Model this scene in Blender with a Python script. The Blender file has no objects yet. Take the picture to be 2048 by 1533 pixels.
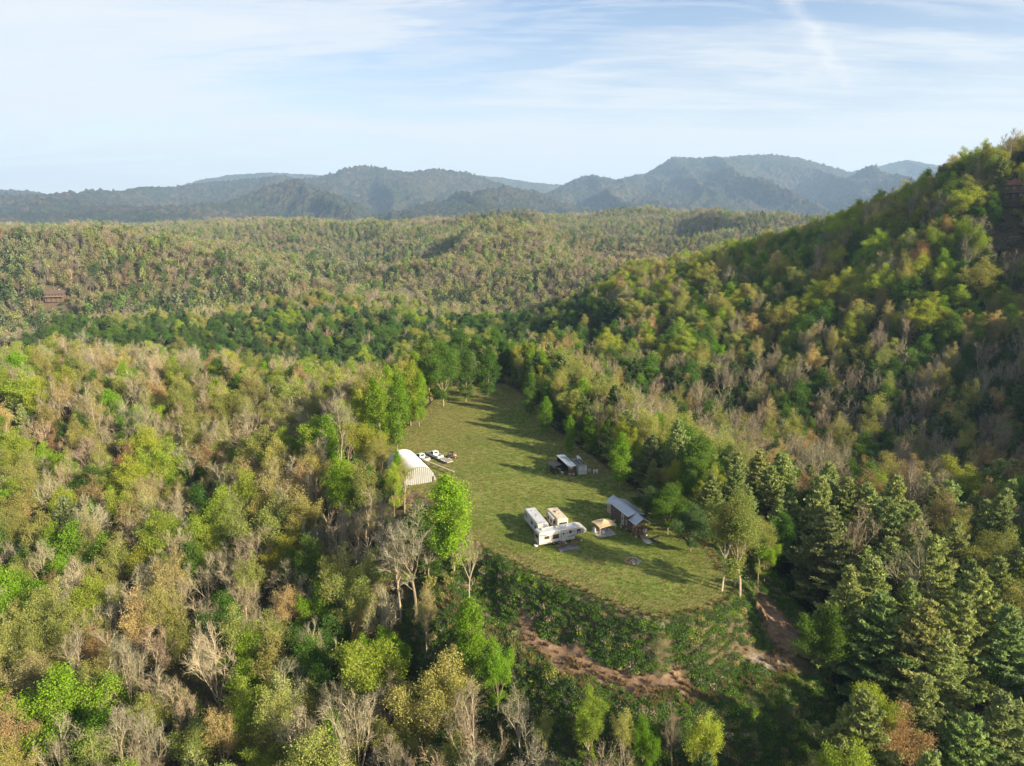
import bpy, bmesh, math, random
import numpy as np
from mathutils import Vector, Matrix

R = math.radians
SC = bpy.context.scene
COL = SC.collection

# ------------------------------------------------------------------ camera
CAM_H, PITCH, FPX = 64.0, R(13.0), 1422.0
cam_d = bpy.data.cameras.new('camera'); cam = bpy.data.objects.new('camera', cam_d); COL.objects.link(cam)
cam_d.sensor_width = 36.0; cam_d.lens = 36.0 * FPX / 2048.0
cam_d.clip_start = 0.5; cam_d.clip_end = 60000.0
cam.location = (0, 0, CAM_H); cam.rotation_euler = (R(90) - PITCH, 0, 0)
SC.camera = cam

# ------------------------------------------------------------------ light
SUN_EL, SUN_AZ = R(22.5), R(-33.0)        # azimuth measured from +x (right), negative = behind the camera
sun_dir = Vector((math.cos(SUN_EL) * math.cos(SUN_AZ), math.cos(SUN_EL) * math.sin(SUN_AZ), math.sin(SUN_EL)))
sun_d = bpy.data.lights.new('sun', 'SUN'); sun = bpy.data.objects.new('sun', sun_d); COL.objects.link(sun)
sun_d.energy = 4.5; sun_d.angle = R(0.6); sun_d.color = (1.0, 0.84, 0.58)
sun.rotation_euler = sun_dir.to_track_quat('Z', 'Y').to_euler(); sun.location = (200, -60, 300)

W = bpy.data.worlds.new('World'); SC.world = W; W.use_nodes = True
nt = W.node_tree; nt.nodes.clear()
def N(tree, typ, **kw):
    n = tree.nodes.new(typ)
    for k, v in kw.items(): setattr(n, k, v)
    return n
def math_node(tree, op, a, b=None, c=None, clamp=False):
    n = tree.nodes.new('ShaderNodeMath'); n.operation = op; n.use_clamp = clamp
    for i, v in enumerate((a, b, c)):
        if v is None: continue
        if isinstance(v, (int, float)): n.inputs[i].default_value = v
        else: tree.links.new(v, n.inputs[i])
    return n.outputs[0]
def mix_color(tree, fac, a, b, mode='MIX'):
    n = tree.nodes.new('ShaderNodeMix'); n.data_type = 'RGBA'; n.blend_type = mode
    for s, v in ((n.inputs[0], fac), (n.inputs[6], a), (n.inputs[7], b)):
        if isinstance(v, (int, float)): s.default_value = v
        elif isinstance(v, (tuple, list)): s.default_value = (*v[:3], 1.0)
        else: tree.links.new(v, s)
    return n.outputs[2]
def ramp(tree, fac, stops, interp='LINEAR'):
    n = tree.nodes.new('ShaderNodeValToRGB'); n.color_ramp.interpolation = interp
    el = n.color_ramp.elements
    while len(el) < len(stops): el.new(0.5)
    for e, (p, c) in zip(el, stops):
        e.position = p; e.color = (*c, 1.0) if isinstance(c, (tuple, list)) else (c, c, c, 1.0)
    tree.links.new(fac, n.inputs[0])
    return n.outputs[0]
def noise(tree, vec, scale, detail=4.0, rough=0.55, dist=0.0, out='Fac'):
    n = tree.nodes.new('ShaderNodeTexNoise')
    n.inputs['Scale'].default_value = scale; n.inputs['Detail'].default_value = detail
    n.inputs['Roughness'].default_value = rough; n.inputs['Distortion'].default_value = dist
    if vec is not None: tree.links.new(vec, n.inputs['Vector'])
    return n.outputs[out]
def mapping(tree, vec, scale=(1, 1, 1), rot=(0, 0, 0), loc=(0, 0, 0)):
    n = tree.nodes.new('ShaderNodeMapping'); tree.links.new(vec, n.inputs['Vector'])
    n.inputs['Scale'].default_value = scale; n.inputs['Rotation'].default_value = rot; n.inputs['Location'].default_value = loc
    return n.outputs[0]

sky = N(nt, 'ShaderNodeTexSky', sky_type='NISHITA', sun_disc=False)
sky.sun_elevation = SUN_EL; sky.sun_rotation = math.atan2(sun_dir.x, sun_dir.y)
sky.altitude = 600; sky.air_density = 1.0; sky.dust_density = 1.0; sky.ozone_density = 1.5
tc = N(nt, 'ShaderNodeTexCoord')
sep = N(nt, 'ShaderNodeSeparateXYZ'); nt.links.new(tc.outputs['Generated'], sep.inputs[0])
up = math_node(nt, 'ADD', math_node(nt, 'MAXIMUM', sep.outputs[2], 0.0), 0.10)
cu = math_node(nt, 'DIVIDE', sep.outputs[0], up); cv = math_node(nt, 'DIVIDE', sep.outputs[1], up)
comb = N(nt, 'ShaderNodeCombineXYZ'); nt.links.new(cu, comb.inputs[0]); nt.links.new(cv, comb.inputs[1])
# high thin cirrus: broad veils, drawn-out streaks, one old contrail
veil = noise(nt, mapping(nt, comb.outputs[0], (0.42, 0.62, 1), (0, 0, R(24)), (3.1, 1.7, 0)), 1.0, 6, 0.52, 0.9)
streak = noise(nt, mapping(nt, comb.outputs[0], (0.50, 2.3, 1), (0, 0, R(27)), (0.4, 5.2, 0)), 1.2, 8, 0.62, 1.2)
wisp = noise(nt, mapping(nt, comb.outputs[0], (0.9, 4.2, 1), (0, 0, R(-38)), (7.4, 2.2, 0)), 1.5, 9, 0.66, 0.8)
fibre = noise(nt, mapping(nt, comb.outputs[0], (1.3, 7.0, 1), (0, 0, R(14)), (2.4, 8.2, 0)), 1.3, 7, 0.7, 0.5)
cl = math_node(nt, 'ADD', math_node(nt, 'ADD', math_node(nt, 'MULTIPLY', veil, 0.62), math_node(nt, 'MULTIPLY', fibre, 0.16)), math_node(nt, 'ADD', math_node(nt, 'MULTIPLY', streak, 0.50), math_node(nt, 'MULTIPLY', wisp, 0.24)))
cl = math_node(nt, 'SUBTRACT', cl, 0.06)
mask = ramp(nt, cl, [(0.56, 0.0), (0.64, 0.38), (0.71, 0.80), (0.82, 1.0)], 'EASE')
def plane_uv(px, py):
    dx = (px - 1024) / 1422.0; dy = (766.5 - py) / 1422.0; v_ = Vector((dx, math.cos(PITCH) + dy * math.sin(PITCH), -math.sin(PITCH) + dy * math.cos(PITCH))).normalized(); k_ = max(v_.z, 0) + 0.10
    return v_.x / k_, v_.y / k_
(u0, v0), (u1, v1) = plane_uv(1590, 10), plane_uv(1705, 190); Lc = math.hypot(u1 - u0, v1 - v0); tx, ty = (u1 - u0) / Lc, (v1 - v0) / Lc
al = math_node(nt, 'ADD', math_node(nt, 'MULTIPLY', math_node(nt, 'SUBTRACT', cu, u0), tx), math_node(nt, 'MULTIPLY', math_node(nt, 'SUBTRACT', cv, v0), ty))
ac = math_node(nt, 'ADD', math_node(nt, 'MULTIPLY', math_node(nt, 'SUBTRACT', cu, u0), -ty), math_node(nt, 'MULTIPLY', math_node(nt, 'SUBTRACT', cv, v0), tx))
ac = math_node(nt, 'ABSOLUTE', math_node(nt, 'ADD', ac, math_node(nt, 'MULTIPLY', math_node(nt, 'SUBTRACT', noise(nt, comb.outputs[0], 5.0, 6, 0.7), 0.5), 0.16)))
trail = math_node(nt, 'MULTIPLY', ramp(nt, ac, [(0.0, 1.0), (0.055, 0.0)]), ramp(nt, math_node(nt, 'DIVIDE', al, Lc), [(-0.0, 1.0), (0.75, 0.9), (1.0, 0.0)]))
mask = math_node(nt, 'ADD', mask, math_node(nt, 'MULTIPLY', trail, 0.45), clamp=True)
sky_t = mix_color(nt, 1.0, sky.outputs[0], (0.84, 0.92, 1.00), 'MULTIPLY')
low = math_node(nt, 'SUBTRACT', 1.0, math_node(nt, 'MULTIPLY', math_node(nt, 'MAXIMUM', sep.outputs[2], 0.0), 3.4), clamp=True)
sky_h = mix_color(nt, math_node(nt, 'MULTIPLY', low, 0.78), sky_t, (5.8, 5.45, 4.95))
skyc = mix_color(nt, math_node(nt, 'MULTIPLY', mask, 0.88), sky_h, (5.1, 5.2, 5.25))
bg = N(nt, 'ShaderNodeBackground'); nt.links.new(skyc, bg.inputs[0]); bg.inputs[1].default_value = 0.050
wo = N(nt, 'ShaderNodeOutputWorld'); nt.links.new(bg.outputs[0], wo.inputs[0])
W.cycles.sampling_method = 'MANUAL'; W.cycles.sample_map_resolution = 512

SC.view_settings.view_transform = 'Standard'; SC.view_settings.look = 'None'
SC.view_settings.exposure = 1.9; SC.view_settings.gamma = 1.0; SC.view_settings.use_curve_mapping = False
cy = SC.cycles
cy.max_bounces = 6; cy.diffuse_bounces = 5; cy.glossy_bounces = 2; cy.transmission_bounces = 3
cy.volume_bounces = 0; cy.transparent_max_bounces = 4; cy.caustics_reflective = False; cy.caustics_refractive = False
cy.use_adaptive_sampling = True; cy.adaptive_threshold = 0.01; cy.pixel_filter_type = 'BLACKMAN_HARRIS'; cy.filter_width = 1.5
cy.use_denoising = True; cy.denoiser = 'OPENIMAGEDENOISE'; cy.denoising_input_passes = 'RGB_ALBEDO_NORMAL'
cy.sample_clamp_indirect = 6.0
SC.render.use_persistent_data = False

# ------------------------------------------------------------------ helpers: pixels of the survey photo -> world
def ray_of(px, py):
    dx = (px - 1024) / FPX; dy = (766.5 - py) / FPX
    return np.array([dx, math.cos(PITCH) + dy * math.sin(PITCH), -math.sin(PITCH) + dy * math.cos(PITCH)])
def gz(px, py, z=0.0):
    d = ray_of(px, py); t = (z - CAM_H) / d[2]; return (d[0] * t, d[1] * t, z)
def gd(px, py, D):
    d = ray_of(px, py); t = D / d[1]; return (d[0] * t, D, CAM_H + d[2] * t)
def proj(x, y, z):
    z = z - CAM_H
    dep = y * math.cos(PITCH) - z * math.sin(PITCH); u = y * math.sin(PITCH) + z * math.cos(PITCH)
    dep = np.where(np.abs(dep) < 1e-3, 1e-3, dep)
    return 1024 + FPX * x / dep, 766.5 - FPX * u / dep, dep

# ------------------------------------------------------------------ numpy noise
def _hash(ix, iy, seed):
    h = (ix.astype(np.int64) * 374761393 + iy.astype(np.int64) * 668265263 + seed * 1442695041) & 0xFFFFFFFF
    h = ((h ^ (h >> 13)) * 1274126177) & 0xFFFFFFFF
    return ((h ^ (h >> 16)) & 0xFFFF) / 65535.0
def vnoise(x, y, seed=0):
    ix = np.floor(x); iy = np.floor(y); fx = x - ix; fy = y - iy
    ux = fx * fx * fx * (fx * (fx * 6 - 15) + 10); uy = fy * fy * fy * (fy * (fy * 6 - 15) + 10)
    a = _hash(ix, iy, seed); b = _hash(ix + 1, iy, seed); c = _hash(ix, iy + 1, seed); d = _hash(ix + 1, iy + 1, seed)
    return (a + (b - a) * ux) * (1 - uy) + (c + (d - c) * ux) * uy
def fbm(x, y, seed=0, octs=4, gain=0.5):
    s = 0; a = 1; tot = 0
    for o in range(octs):
        s = s + a * (vnoise(x * 2 ** o + 17.3 * o, y * 2 ** o - 9.1 * o, seed + o) * 2 - 1); tot += a; a *= gain
    return s / tot
def sstep(e0, e1, x):
    t = np.clip((x - e0) / (e1 - e0), 0, 1); return t * t * (3 - 2 * t)

# ------------------------------------------------------------------ terrain
FIELD = np.array([(-6.4, 132.3), (-10.5, 139.5), (-16.5, 152), (-23, 160.5), (-29, 165), (-36, 180), (-36.5, 197.4), (-31.7, 223.8), (-27.5, 255), (-24, 271), (-12.7, 277.5),
                  (-2.8, 276.5), (6.5, 250.2), (13.4, 212.5), (22.5, 185.0), (32.3, 156.0), (38.8, 132.3), (40.3, 116.5), (36.5, 110.5), (30.5, 107.2),
                  (23.7, 106.0), (18.8, 108.8), (14.5, 112.7), (2.5, 122.8)])
FRONT_SEG = {16, 17, 18, 19, 20, 21, 22, 23}
def field_distance(x, y):
    """signed distance to the field outline (negative inside) and how far the nearest edge is a front edge"""
    x = np.asarray(x, float); y = np.asarray(y, float)
    best = np.full(x.shape, 1e9); inside = np.zeros(x.shape, bool); front = np.zeros(x.shape)
    n = len(FIELD); wsum = np.zeros(x.shape); fsum = np.zeros(x.shape)
    for i in range(n):
        a = FIELD[i]; b = FIELD[(i + 1) % n]; e = b - a
        t = np.clip(((x - a[0]) * e[0] + (y - a[1]) * e[1]) / (e @ e), 0, 1)
        d = np.hypot(x - a[0] - t * e[0], y - a[1] - t * e[1])
        w = 1.0 / (d + 0.5) ** 4
        wsum += w; fsum += w * (1.0 if i in FRONT_SEG else 0.0)
        best = np.minimum(best, d)
        cond = ((a[1] > y) != (b[1] > y)) & (x < (b[0] - a[0]) * (y - a[1]) / (b[1] - a[1] + 1e-12) + a[0])
        inside ^= cond
    return np.where(inside, -best, best), fsum / wsum

CTRL = []
def cp(px, py, D, h=17.0):
    x, y, z = gd(px, py, D); CTRL.append((x, y, z - h))
# left woods (canopy top in the photo, distance, tree height)
for a in [(200, 722, 285), (0, 716, 285), (-200, 716, 285), (420, 735, 270), (560, 745, 262), (690, 745, 262, 20), (400, 900, 200), (150, 900, 205), (-150, 900, 210), (600, 900, 190, 15), (700, 880, 200, 16),
          (300, 1200, 130), (60, 1200, 132), (-200, 1250, 130), (560, 1200, 126), (750, 1050, 150, 15), (780, 1250, 118, 15), (300, 1480, 97), (0, 1480, 97), (650, 1480, 92), (850, 1430, 95, 15), (-300, 1480, 100)]: cp(*a)
# valley behind the spur and the middle hills
for a in [(600, 692, 460), (350, 688, 470), (100, 678, 480), (800, 660, 480), (950, 690, 400), (1000, 650, 450), (300, 610, 620), (100, 610, 600), (-200, 615, 600), (520, 630, 580), (760, 630, 540), (900, 625, 540),
          (-250, 462, 1000), (0, 456, 1000), (120, 452, 990), (230, 455, 960), (340, 474, 920), (450, 503, 860), (560, 535, 790), (660, 572, 710),
          (0, 452, 1750), (200, 450, 1700), (420, 440, 1600), (600, 436, 1560), (740, 446, 1500), (790, 500, 980), (850, 452, 1230), (950, 436, 1330), (1050, 434, 1380), (850, 545, 800), (1000, 560, 720),
          (1150, 424, 1650), (1300, 413, 1700), (1450, 416, 1700), (1580, 432, 1500), (1150, 500, 900), (1250, 480, 1050), (1400, 462, 1250), (-300, 458, 1700), (1900, 420, 1400), (2300, 420, 1400)]: cp(*a, 24.0)
# right hill: crest and face
for a in [(2048, 292, 330), (1960, 318, 342), (1880, 348, 355), (1780, 384, 380), (1660, 432, 420), (1560, 466, 450), (1450, 500, 480), (1350, 522, 500), (1250, 545, 510), (1150, 600, 470), (1090, 650, 420)]: cp(*a, 25.0)
for a in [          (2048, 480, 300), (1800, 520, 320), (1600, 560, 350), (1450, 600, 360), (1300, 640, 370), (2048, 700, 250), (1800, 720, 262), (1600, 720, 285), (1450, 720, 300), (1300, 740, 300), (1200, 720, 320),
          (1950, 900, 205), (1750, 930, 195), (1600, 900, 215), (1480, 860, 235), (1380, 850, 235), (1270, 800, 255)]: cp(*a)
# right edge pines
for a in [(1648, 960, 150), (1560, 1010, 148, 14), (1772, 1010, 140), (1700, 1120, 122, 16), (1860, 1090, 124), (1780, 1200, 108, 16), (1953, 1150, 117), (1900, 1290, 100, 16), (1937, 1470, 88, 16), (1720, 1430, 90, 8), (1550, 1480, 88, 5)]: cp(*a)
# lower bank in front (bare ground pixels), and ground beyond the frame
for px_, D_, z_ in ((-200, 1300, 2), (0, 1290, 0), (200, 1260, -2), (340, 1170, -8), (450, 1090, -16), (560, 1010, -22), (660, 900, -26), (700, 1200, -14), (760, 1150, -14), (1150, 1250, 20)):
    x_, y_, _z = gd(px_, 450, D_); CTRL.append((x_, y_, z_))
CTRL += [(-60, 365, -40), (-160, 370, -46), (-270, 370, -46), (-10, 345, -30), (14, 92, -16), (24, 88, -17), (36, 90, -17), (0, 100, -19), (20, 70, -30), (-20, 70, -38), (60, 70, -30), (0, 40, -42), (0, 0, -46), (-90, 20, -48), (90, 20, -30), (-10, 112, -14), (-16, 130, -9),
         (-30, 150, -9), (-44, 180, -5), (-42, 215, -3), (-36, 255, -4), (-14, 296, -8), (12, 280, -4), (24, 235, -4), (36, 195, -7), (48, 160, -9), (54, 138, -10), (60, 116, -12),
         (280, 140, 10), (340, 220, 30), (330, 330, 66), (330, 480, 30), (250, 560, 8), (150, 640, -8), (60, 640, -14), (260, 60, 0), (200, 0, -8), (300, -100, 0), (0, -200, -50), (-250, 0, -50), (-400, 200, -38), (-300, -300, -40), (150, 110, 4), (180, 170, 8),
         (320, 720, -8), (450, 900, 0), (200, 900, 4), (-900, 300, -10), (-1200, 900, 10), (-1600, 1600, 20), (1200, 700, 20), (1600, 1500, 40), (0, 2300, 0), (-900, 2300, -15), (900, 2300, 0), (-1600, 2600, -15), (1800, 2600, 15),
         (0, 3600, -30), (-2500, 3600, -30), (2500, 3600, -10), (0, -1500, 0), (-2000, -600, 0), (2000, -600, 30)]
CTRL = np.array(CTRL)
def warp(x, y):
    r = np.hypot(x, y) + 1e-6; k = np.log1p(r / 90.0) / r
    return x * k, y * k
_cx, _cy = warp(CTRL[:, 0], CTRL[:, 1])
def _U(d2): return 0.5 * d2 * np.log(d2 + 1e-9)
_n = len(CTRL)
_K = _U((_cx[:, None] - _cx) ** 2 + (_cy[:, None] - _cy) ** 2) + np.eye(_n) * 2e-3
_Pm = np.stack([np.ones(_n), _cx, _cy], 1)
_A = np.block([[_K, _Pm], [_Pm.T, np.zeros((3, 3))]])
_w = np.linalg.solve(_A, np.concatenate([CTRL[:, 2], np.zeros(3)]))
def tps(x, y):
    u, v = warp(np.asarray(x, float), np.asarray(y, float)); sh = u.shape; u = u.ravel(); v = v.ravel()
    out = np.empty(u.shape)
    for i in range(0, len(u), 40000):
        uu = u[i:i + 40000]; vv = v[i:i + 40000]
        out[i:i + 40000] = _U((uu[:, None] - _cx) ** 2 + (vv[:, None] - _cy) ** 2) @ _w[:_n] + _w[_n] + _w[_n + 1] * uu + _w[_n + 2] * vv
    return out.reshape(sh)
def ground(x, y, masks=False):
    x = np.asarray(x, float); y = np.asarray(y, float); r = np.hypot(x, y)
    z = tps(np.where(r > 4200, x * 4200 / np.maximum(r, 1), x), np.where(r > 4200, y * 4200 / np.maximum(r, 1), y))
    far = sstep(380, 900, r)
    rid = 1 - np.abs(fbm(x / 310.0 + 0.3, y / 310.0, 5, 2))
    z = z + far * ((rid - 0.84) * 125 + fbm(x / 150.0, y / 150.0, 9, 3) * 17) * (1 - 0.65 * sstep(1250, 1800, r)) + sstep(150, 400, r) * fbm(x / 85.0, y / 85.0, 3, 3) * 9
    z = z + fbm(x / 19.0, y / 19.0, 21, 3) * 0.9
    d, front = field_distance(x, y)
    dn = d + fbm(x / 5.0, y / 5.0, 31, 3) * 1.0
    dp = np.maximum(d, 0); dq = np.maximum(dn, 0)
    bank = -7.2 * sstep(0, 8.0, dq) - 0.9 * sstep(8, 12, dp) - 8.5 * sstep(12.0, 24.0, dq) - np.maximum(dp - 25, 0) * 0.3
    side = -0.30 * dp
    prof = front * bank + (1 - front) * side
    reach = front * 27 + (1 - front) * 16
    w = sstep(0.45, 1.15, dp / reach)
    inside = fbm(x / 30.0, y / 30.0, 41, 3) * 0.5 + fbm(x / 7.0, y / 7.0, 44, 2) * 0.08
    inside = inside * sstep(0, 5, -d)
    zz = np.where(d < 0, inside, (1 - w) * prof + w * z + sstep(1, 6, dp) * fbm(x / 3.0, y / 3.0, 51, 3) * 0.45)
    if masks: return zz, d, front
    return zz
def gpt(x, y): return float(ground(np.array([x]), np.array([y]))[0])

# ------------------------------------------------------------------ materials
MATS = {}
def new_mat(name):
    m = bpy.data.materials.new(name); m.use_nodes = True; m.node_tree.nodes.clear(); MATS[name] = m
    return m, m.node_tree
def out_surface(t, sh):
    o = N(t, 'ShaderNodeOutputMaterial'); t.links.new(sh, o.inputs[0]); return o
def principled(t, col, rough=0.6, metal=0.0, normal=None, spec=0.4):
    b = N(t, 'ShaderNodeBsdfPrincipled')
    if isinstance(col, (tuple, list)): b.inputs['Base Color'].default_value = (*col[:3], 1)
    else: t.links.new(col, b.inputs['Base Color'])
    b.inputs['Roughness'].default_value = rough; b.inputs['Metallic'].default_value = metal
    b.inputs['Specular IOR Level'].default_value = spec
    if normal is not None: t.links.new(normal, b.inputs['Normal'])
    return b.outputs[0]
def bump(t, h, strength=0.5, dist=0.1):
    b = N(t, 'ShaderNodeBump'); b.inputs['Strength'].default_value = strength; b.inputs['Distance'].default_value = dist
    t.links.new(h, b.inputs['Height']); return b.outputs[0]
def pm(name, col, rough=0.55, metal=0.0, var=0.18, scale=2.5, bmp=0.0, spec=0.4):
    """painted / plain surface with uneven tone and a little grime"""
    m, t = new_mat(name); tc = N(t, 'ShaderNodeTexCoord')
    n = noise(t, tc.outputs['Object'], scale, 6, 0.65)
    dark = tuple(c * (1 - var) * 0.95 for c in col); light = tuple(min(1, c * (1 + var * 0.5)) for c in col)
    c = ramp(t, n, [(0.3, dark), (0.65, light)])
    nr = bump(t, noise(t, tc.outputs['Object'], scale * 8, 3), bmp, 0.02) if bmp else None
    out_surface(t, principled(t, c, rough, metal, nr, spec)); return m
def glass_mat(name, col):
    m, t = new_mat(name); tc = N(t, 'ShaderNodeTexCoord')
    c = ramp(t, noise(t, tc.outputs['Object'], 1.5, 2), [(0.3, tuple(v * 0.6 for v in col)), (0.7, col)])
    out_surface(t, principled(t, c, 0.08, 0.0, None, 0.6)); return m
def leaf_mat(name, trans=0.35, island=0.35, sat=0.12, spec=False):
    """foliage: tint comes from the tree (leaf_color), every leaf varies a little"""
    m, t = new_mat(name)
    at = N(t, 'ShaderNodeAttribute', attribute_type='INSTANCER', attribute_name='leaf_color')
    g = N(t, 'ShaderNodeNewGeometry'); ri = g.outputs['Random Per Island']
    hs = N(t, 'ShaderNodeHueSaturation'); t.links.new(at.outputs['Color'], hs.inputs['Color'])
    t.links.new(math_node(t, 'ADD', math_node(t, 'MULTIPLY', ri, island * 2), 1 - island), hs.inputs['Value'])
    tc = N(t, 'ShaderNodeTexCoord')
    n2 = noise(t, tc.outputs['Object'], 0.35, 2)
    t.links.new(math_node(t, 'ADD', math_node(t, 'MULTIPLY', n2, 0.06), 0.47), hs.inputs['Hue'])
    t.links.new(math_node(t, 'ADD', math_node(t, 'MULTIPLY', n2, sat * 2), 1 - sat), hs.inputs['Saturation'])
    d = N(t, 'ShaderNodeBsdfDiffuse'); t.links.new(hs.outputs[0], d.inputs[0])
    tr = N(t, 'ShaderNodeBsdfTranslucent')
    c2 = mix_color(t, 1.0, hs.outputs[0], (1.15, 1.1, 0.6), 'MULTIPLY'); t.links.new(c2, tr.inputs[0])
    mx = N(t, 'ShaderNodeMixShader'); mx.inputs[0].default_value = trans
    t.links.new(d.outputs[0], mx.inputs[1]); t.links.new(tr.outputs[0], mx.inputs[2])
    out_surface(t, mx.outputs[0]); return m
def bark_mat(name, c0, c1):
    m, t = new_mat(name); tc = N(t, 'ShaderNodeTexCoord'); oi = N(t, 'ShaderNodeObjectInfo')
    n = noise(t, mapping(t, tc.outputs['Object'], (3, 3, 0.6)), 1.5, 5, 0.7)
    v = math_node(t, 'ADD', math_node(t, 'MULTIPLY', n, 0.7), math_node(t, 'MULTIPLY', oi.outputs['Random'], 0.3))
    out_surface(t, principled(t, ramp(t, v, [(0.3, c0), (0.7, c1)]), 0.85, 0, None, 0.15)); return m
leaf_mat('leaf', 0.42); leaf_mat('needle', 0.40, 0.28); leaf_mat('twig', 0.10, 0.30, 0.05); leaf_mat('far_leaf', 0.30, 0.40); leaf_mat('cover_leaf', 0.25, 0.5)
bark_mat('bark', (0.15, 0.12, 0.085), (0.40, 0.33, 0.23)); bark_mat('pale_bark', (0.20, 0.17, 0.125), (0.44, 0.38, 0.285)); bark_mat('pine_bark', (0.07, 0.05, 0.04), (0.20, 0.15, 0.11))

# ground: litter, lawn, soil and rock, chosen by where the ground is which
m, t = new_mat('ground'); tc = N(t, 'ShaderNodeTexCoord'); P = tc.outputs['Object']
def att(n_): return N(t, 'ShaderNodeAttribute', attribute_name=n_).outputs['Fac']
nA = noise(t, P, 0.9, 8, 0.7); nB = noise(t, P, 0.10, 5, 0.6); nC = noise(t, P, 5.0, 4, 0.7); nD = noise(t, P, 0.025, 4, 0.6)
litter = ramp(t, nA, [(0.25, (0.045, 0.033, 0.022)), (0.5, (0.10, 0.075, 0.048)), (0.75, (0.17, 0.13, 0.085))])
litter = mix_color(t, ramp(t, nB, [(0.45, 0.0), (0.7, 0.6)]), litter, (0.045, 0.060, 0.020))
far_c = ramp(t, nD, [(0.3, (0.050, 0.062, 0.026)), (0.55, (0.105, 0.09, 0.05)), (0.75, (0.085, 0.10, 0.035))])
litter = mix_color(t, att('far'), litter, far_c)
grass = ramp(t, nC, [(0.30, (0.084, 0.120, 0.022)), (0.5, (0.155, 0.192, 0.042)), (0.70, (0.230, 0.240, 0.072))])
dry = ramp(t, nC, [(0.3, (0.075, 0.075, 0.024)), (0.7, (0.20, 0.165, 0.075))])
lm = math_node(t, 'ADD', math_node(t, 'MULTIPLY', noise(t, P, 0.16, 7, 0.68), 0.65), math_node(t, 'MULTIPLY', nD, 0.35))
grass = mix_color(t, ramp(t, math_node(t, 'ADD', lm, math_node(t, 'MULTIPLY', att('dry'), 0.35)), [(0.46, 0.0), (0.60, 0.55), (0.80, 0.95)]), grass, dry)
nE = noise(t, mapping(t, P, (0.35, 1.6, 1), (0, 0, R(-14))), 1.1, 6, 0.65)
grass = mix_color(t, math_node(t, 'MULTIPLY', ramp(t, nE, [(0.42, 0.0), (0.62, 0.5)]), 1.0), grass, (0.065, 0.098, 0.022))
soil = ramp(t, nA, [(0.25, (0.085, 0.055, 0.036)), (0.5, (0.19, 0.125, 0.082)), (0.75, (0.30, 0.215, 0.145))])
rock = ramp(t, noise(t, P, 2.2, 9, 0.75), [(0.3, (0.055, 0.045, 0.036)), (0.5, (0.13, 0.11, 0.09)), (0.7, (0.34, 0.31, 0.27))])
edge = math_node(t, 'MULTIPLY', math_node(t, 'SUBTRACT', nA, 0.5), 0.9)
def blend(base, a, c):
    f = ramp(t, math_node(t, 'ADD', a, edge), [(0.40, 0.0), (0.60, 1.0)])
    return mix_color(t, f, base, c)
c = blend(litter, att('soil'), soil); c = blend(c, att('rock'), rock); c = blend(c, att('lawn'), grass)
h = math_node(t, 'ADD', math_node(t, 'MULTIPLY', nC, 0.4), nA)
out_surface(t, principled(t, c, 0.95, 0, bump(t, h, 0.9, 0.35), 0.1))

m, t = new_mat('mountain'); tc = N(t, 'ShaderNodeTexCoord'); P = tc.outputs['Object']
n1 = noise(t, P, 0.0022, 7, 0.62); n2 = noise(t, P, 0.045, 5, 0.8); n3 = noise(t, mapping(t, P, (1, 1, 0.4)), 0.0075, 5, 0.6)
v = math_node(t, 'ADD', math_node(t, 'MULTIPLY', n1, 0.55), math_node(t, 'MULTIPLY', n3, 0.45))
c = ramp(t, v, [(0.40, (0.040, 0.066, 0.024)), (0.48, (0.068, 0.082, 0.034)), (0.54, (0.135, 0.105, 0.065)), (0.66, (0.110, 0.082, 0.055))])
n4 = noise(t, P, 0.016, 4, 0.75); c = mix_color(t, ramp(t, n4, [(0.42, 0.8), (0.56, 0.0)]), c, (0.026, 0.034, 0.016)); c = mix_color(t, ramp(t, n2, [(0.40, 0.75), (0.58, 0.0)]), c, (0.022, 0.026, 0.013))
c = mix_color(t, ramp(t, n2, [(0.55, 0.0), (0.75, 0.55)]), c, (0.13, 0.11, 0.065))
out_surface(t, principled(t, c, 0.95, 0, bump(t, n2, 1.0, 30.0), 0.05))

def mesh_from(name, verts, faces_flat, counts, mats=(), mat_idx=None, smooth=False):
    me = bpy.data.meshes.new(name)
    verts = np.asarray(verts, np.float32).reshape(-1, 3); me.vertices.add(len(verts)); me.vertices.foreach_set('co', verts.ravel())
    counts = np.asarray(counts, np.int32); faces_flat = np.asarray(faces_flat, np.int32)
    me.loops.add(len(faces_flat)); me.loops.foreach_set('vertex_index', faces_flat)
    me.polygons.add(len(counts)); starts = np.concatenate([[0], np.cumsum(counts)[:-1]]).astype(np.int32)
    me.polygons.foreach_set('loop_start', starts)
    for mm in mats: me.materials.append(mm)
    if mat_idx is not None: me.polygons.foreach_set('material_index', np.asarray(mat_idx, np.int32))
    me.polygons.foreach_set('use_smooth', np.full(len(counts), bool(smooth)))
    me.update(calc_edges=True); return me
def link(name, me, parent=None, loc=None):
    o = bpy.data.objects.new(name, me); COL.objects.link(o)
    if parent is not None: o.parent = parent
    if loc is not None: o.location = loc
    return o
def tag(o, label=None, cat=None, group=None, kind=None):
    if label: o['label'] = label
    if cat: o['category'] = cat
    if group: o['group'] = group
    if kind: o['kind'] = kind
    return o
def grid_faces(nr, nc, keep=None):
    i = np.arange(nr - 1)[:, None] * nc + np.arange(nc - 1)[None, :]
    f = np.stack([i, i + 1, i + nc + 1, i + nc], -1).reshape(-1, 4)
    return f if keep is None else f[keep.ravel()]

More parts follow.
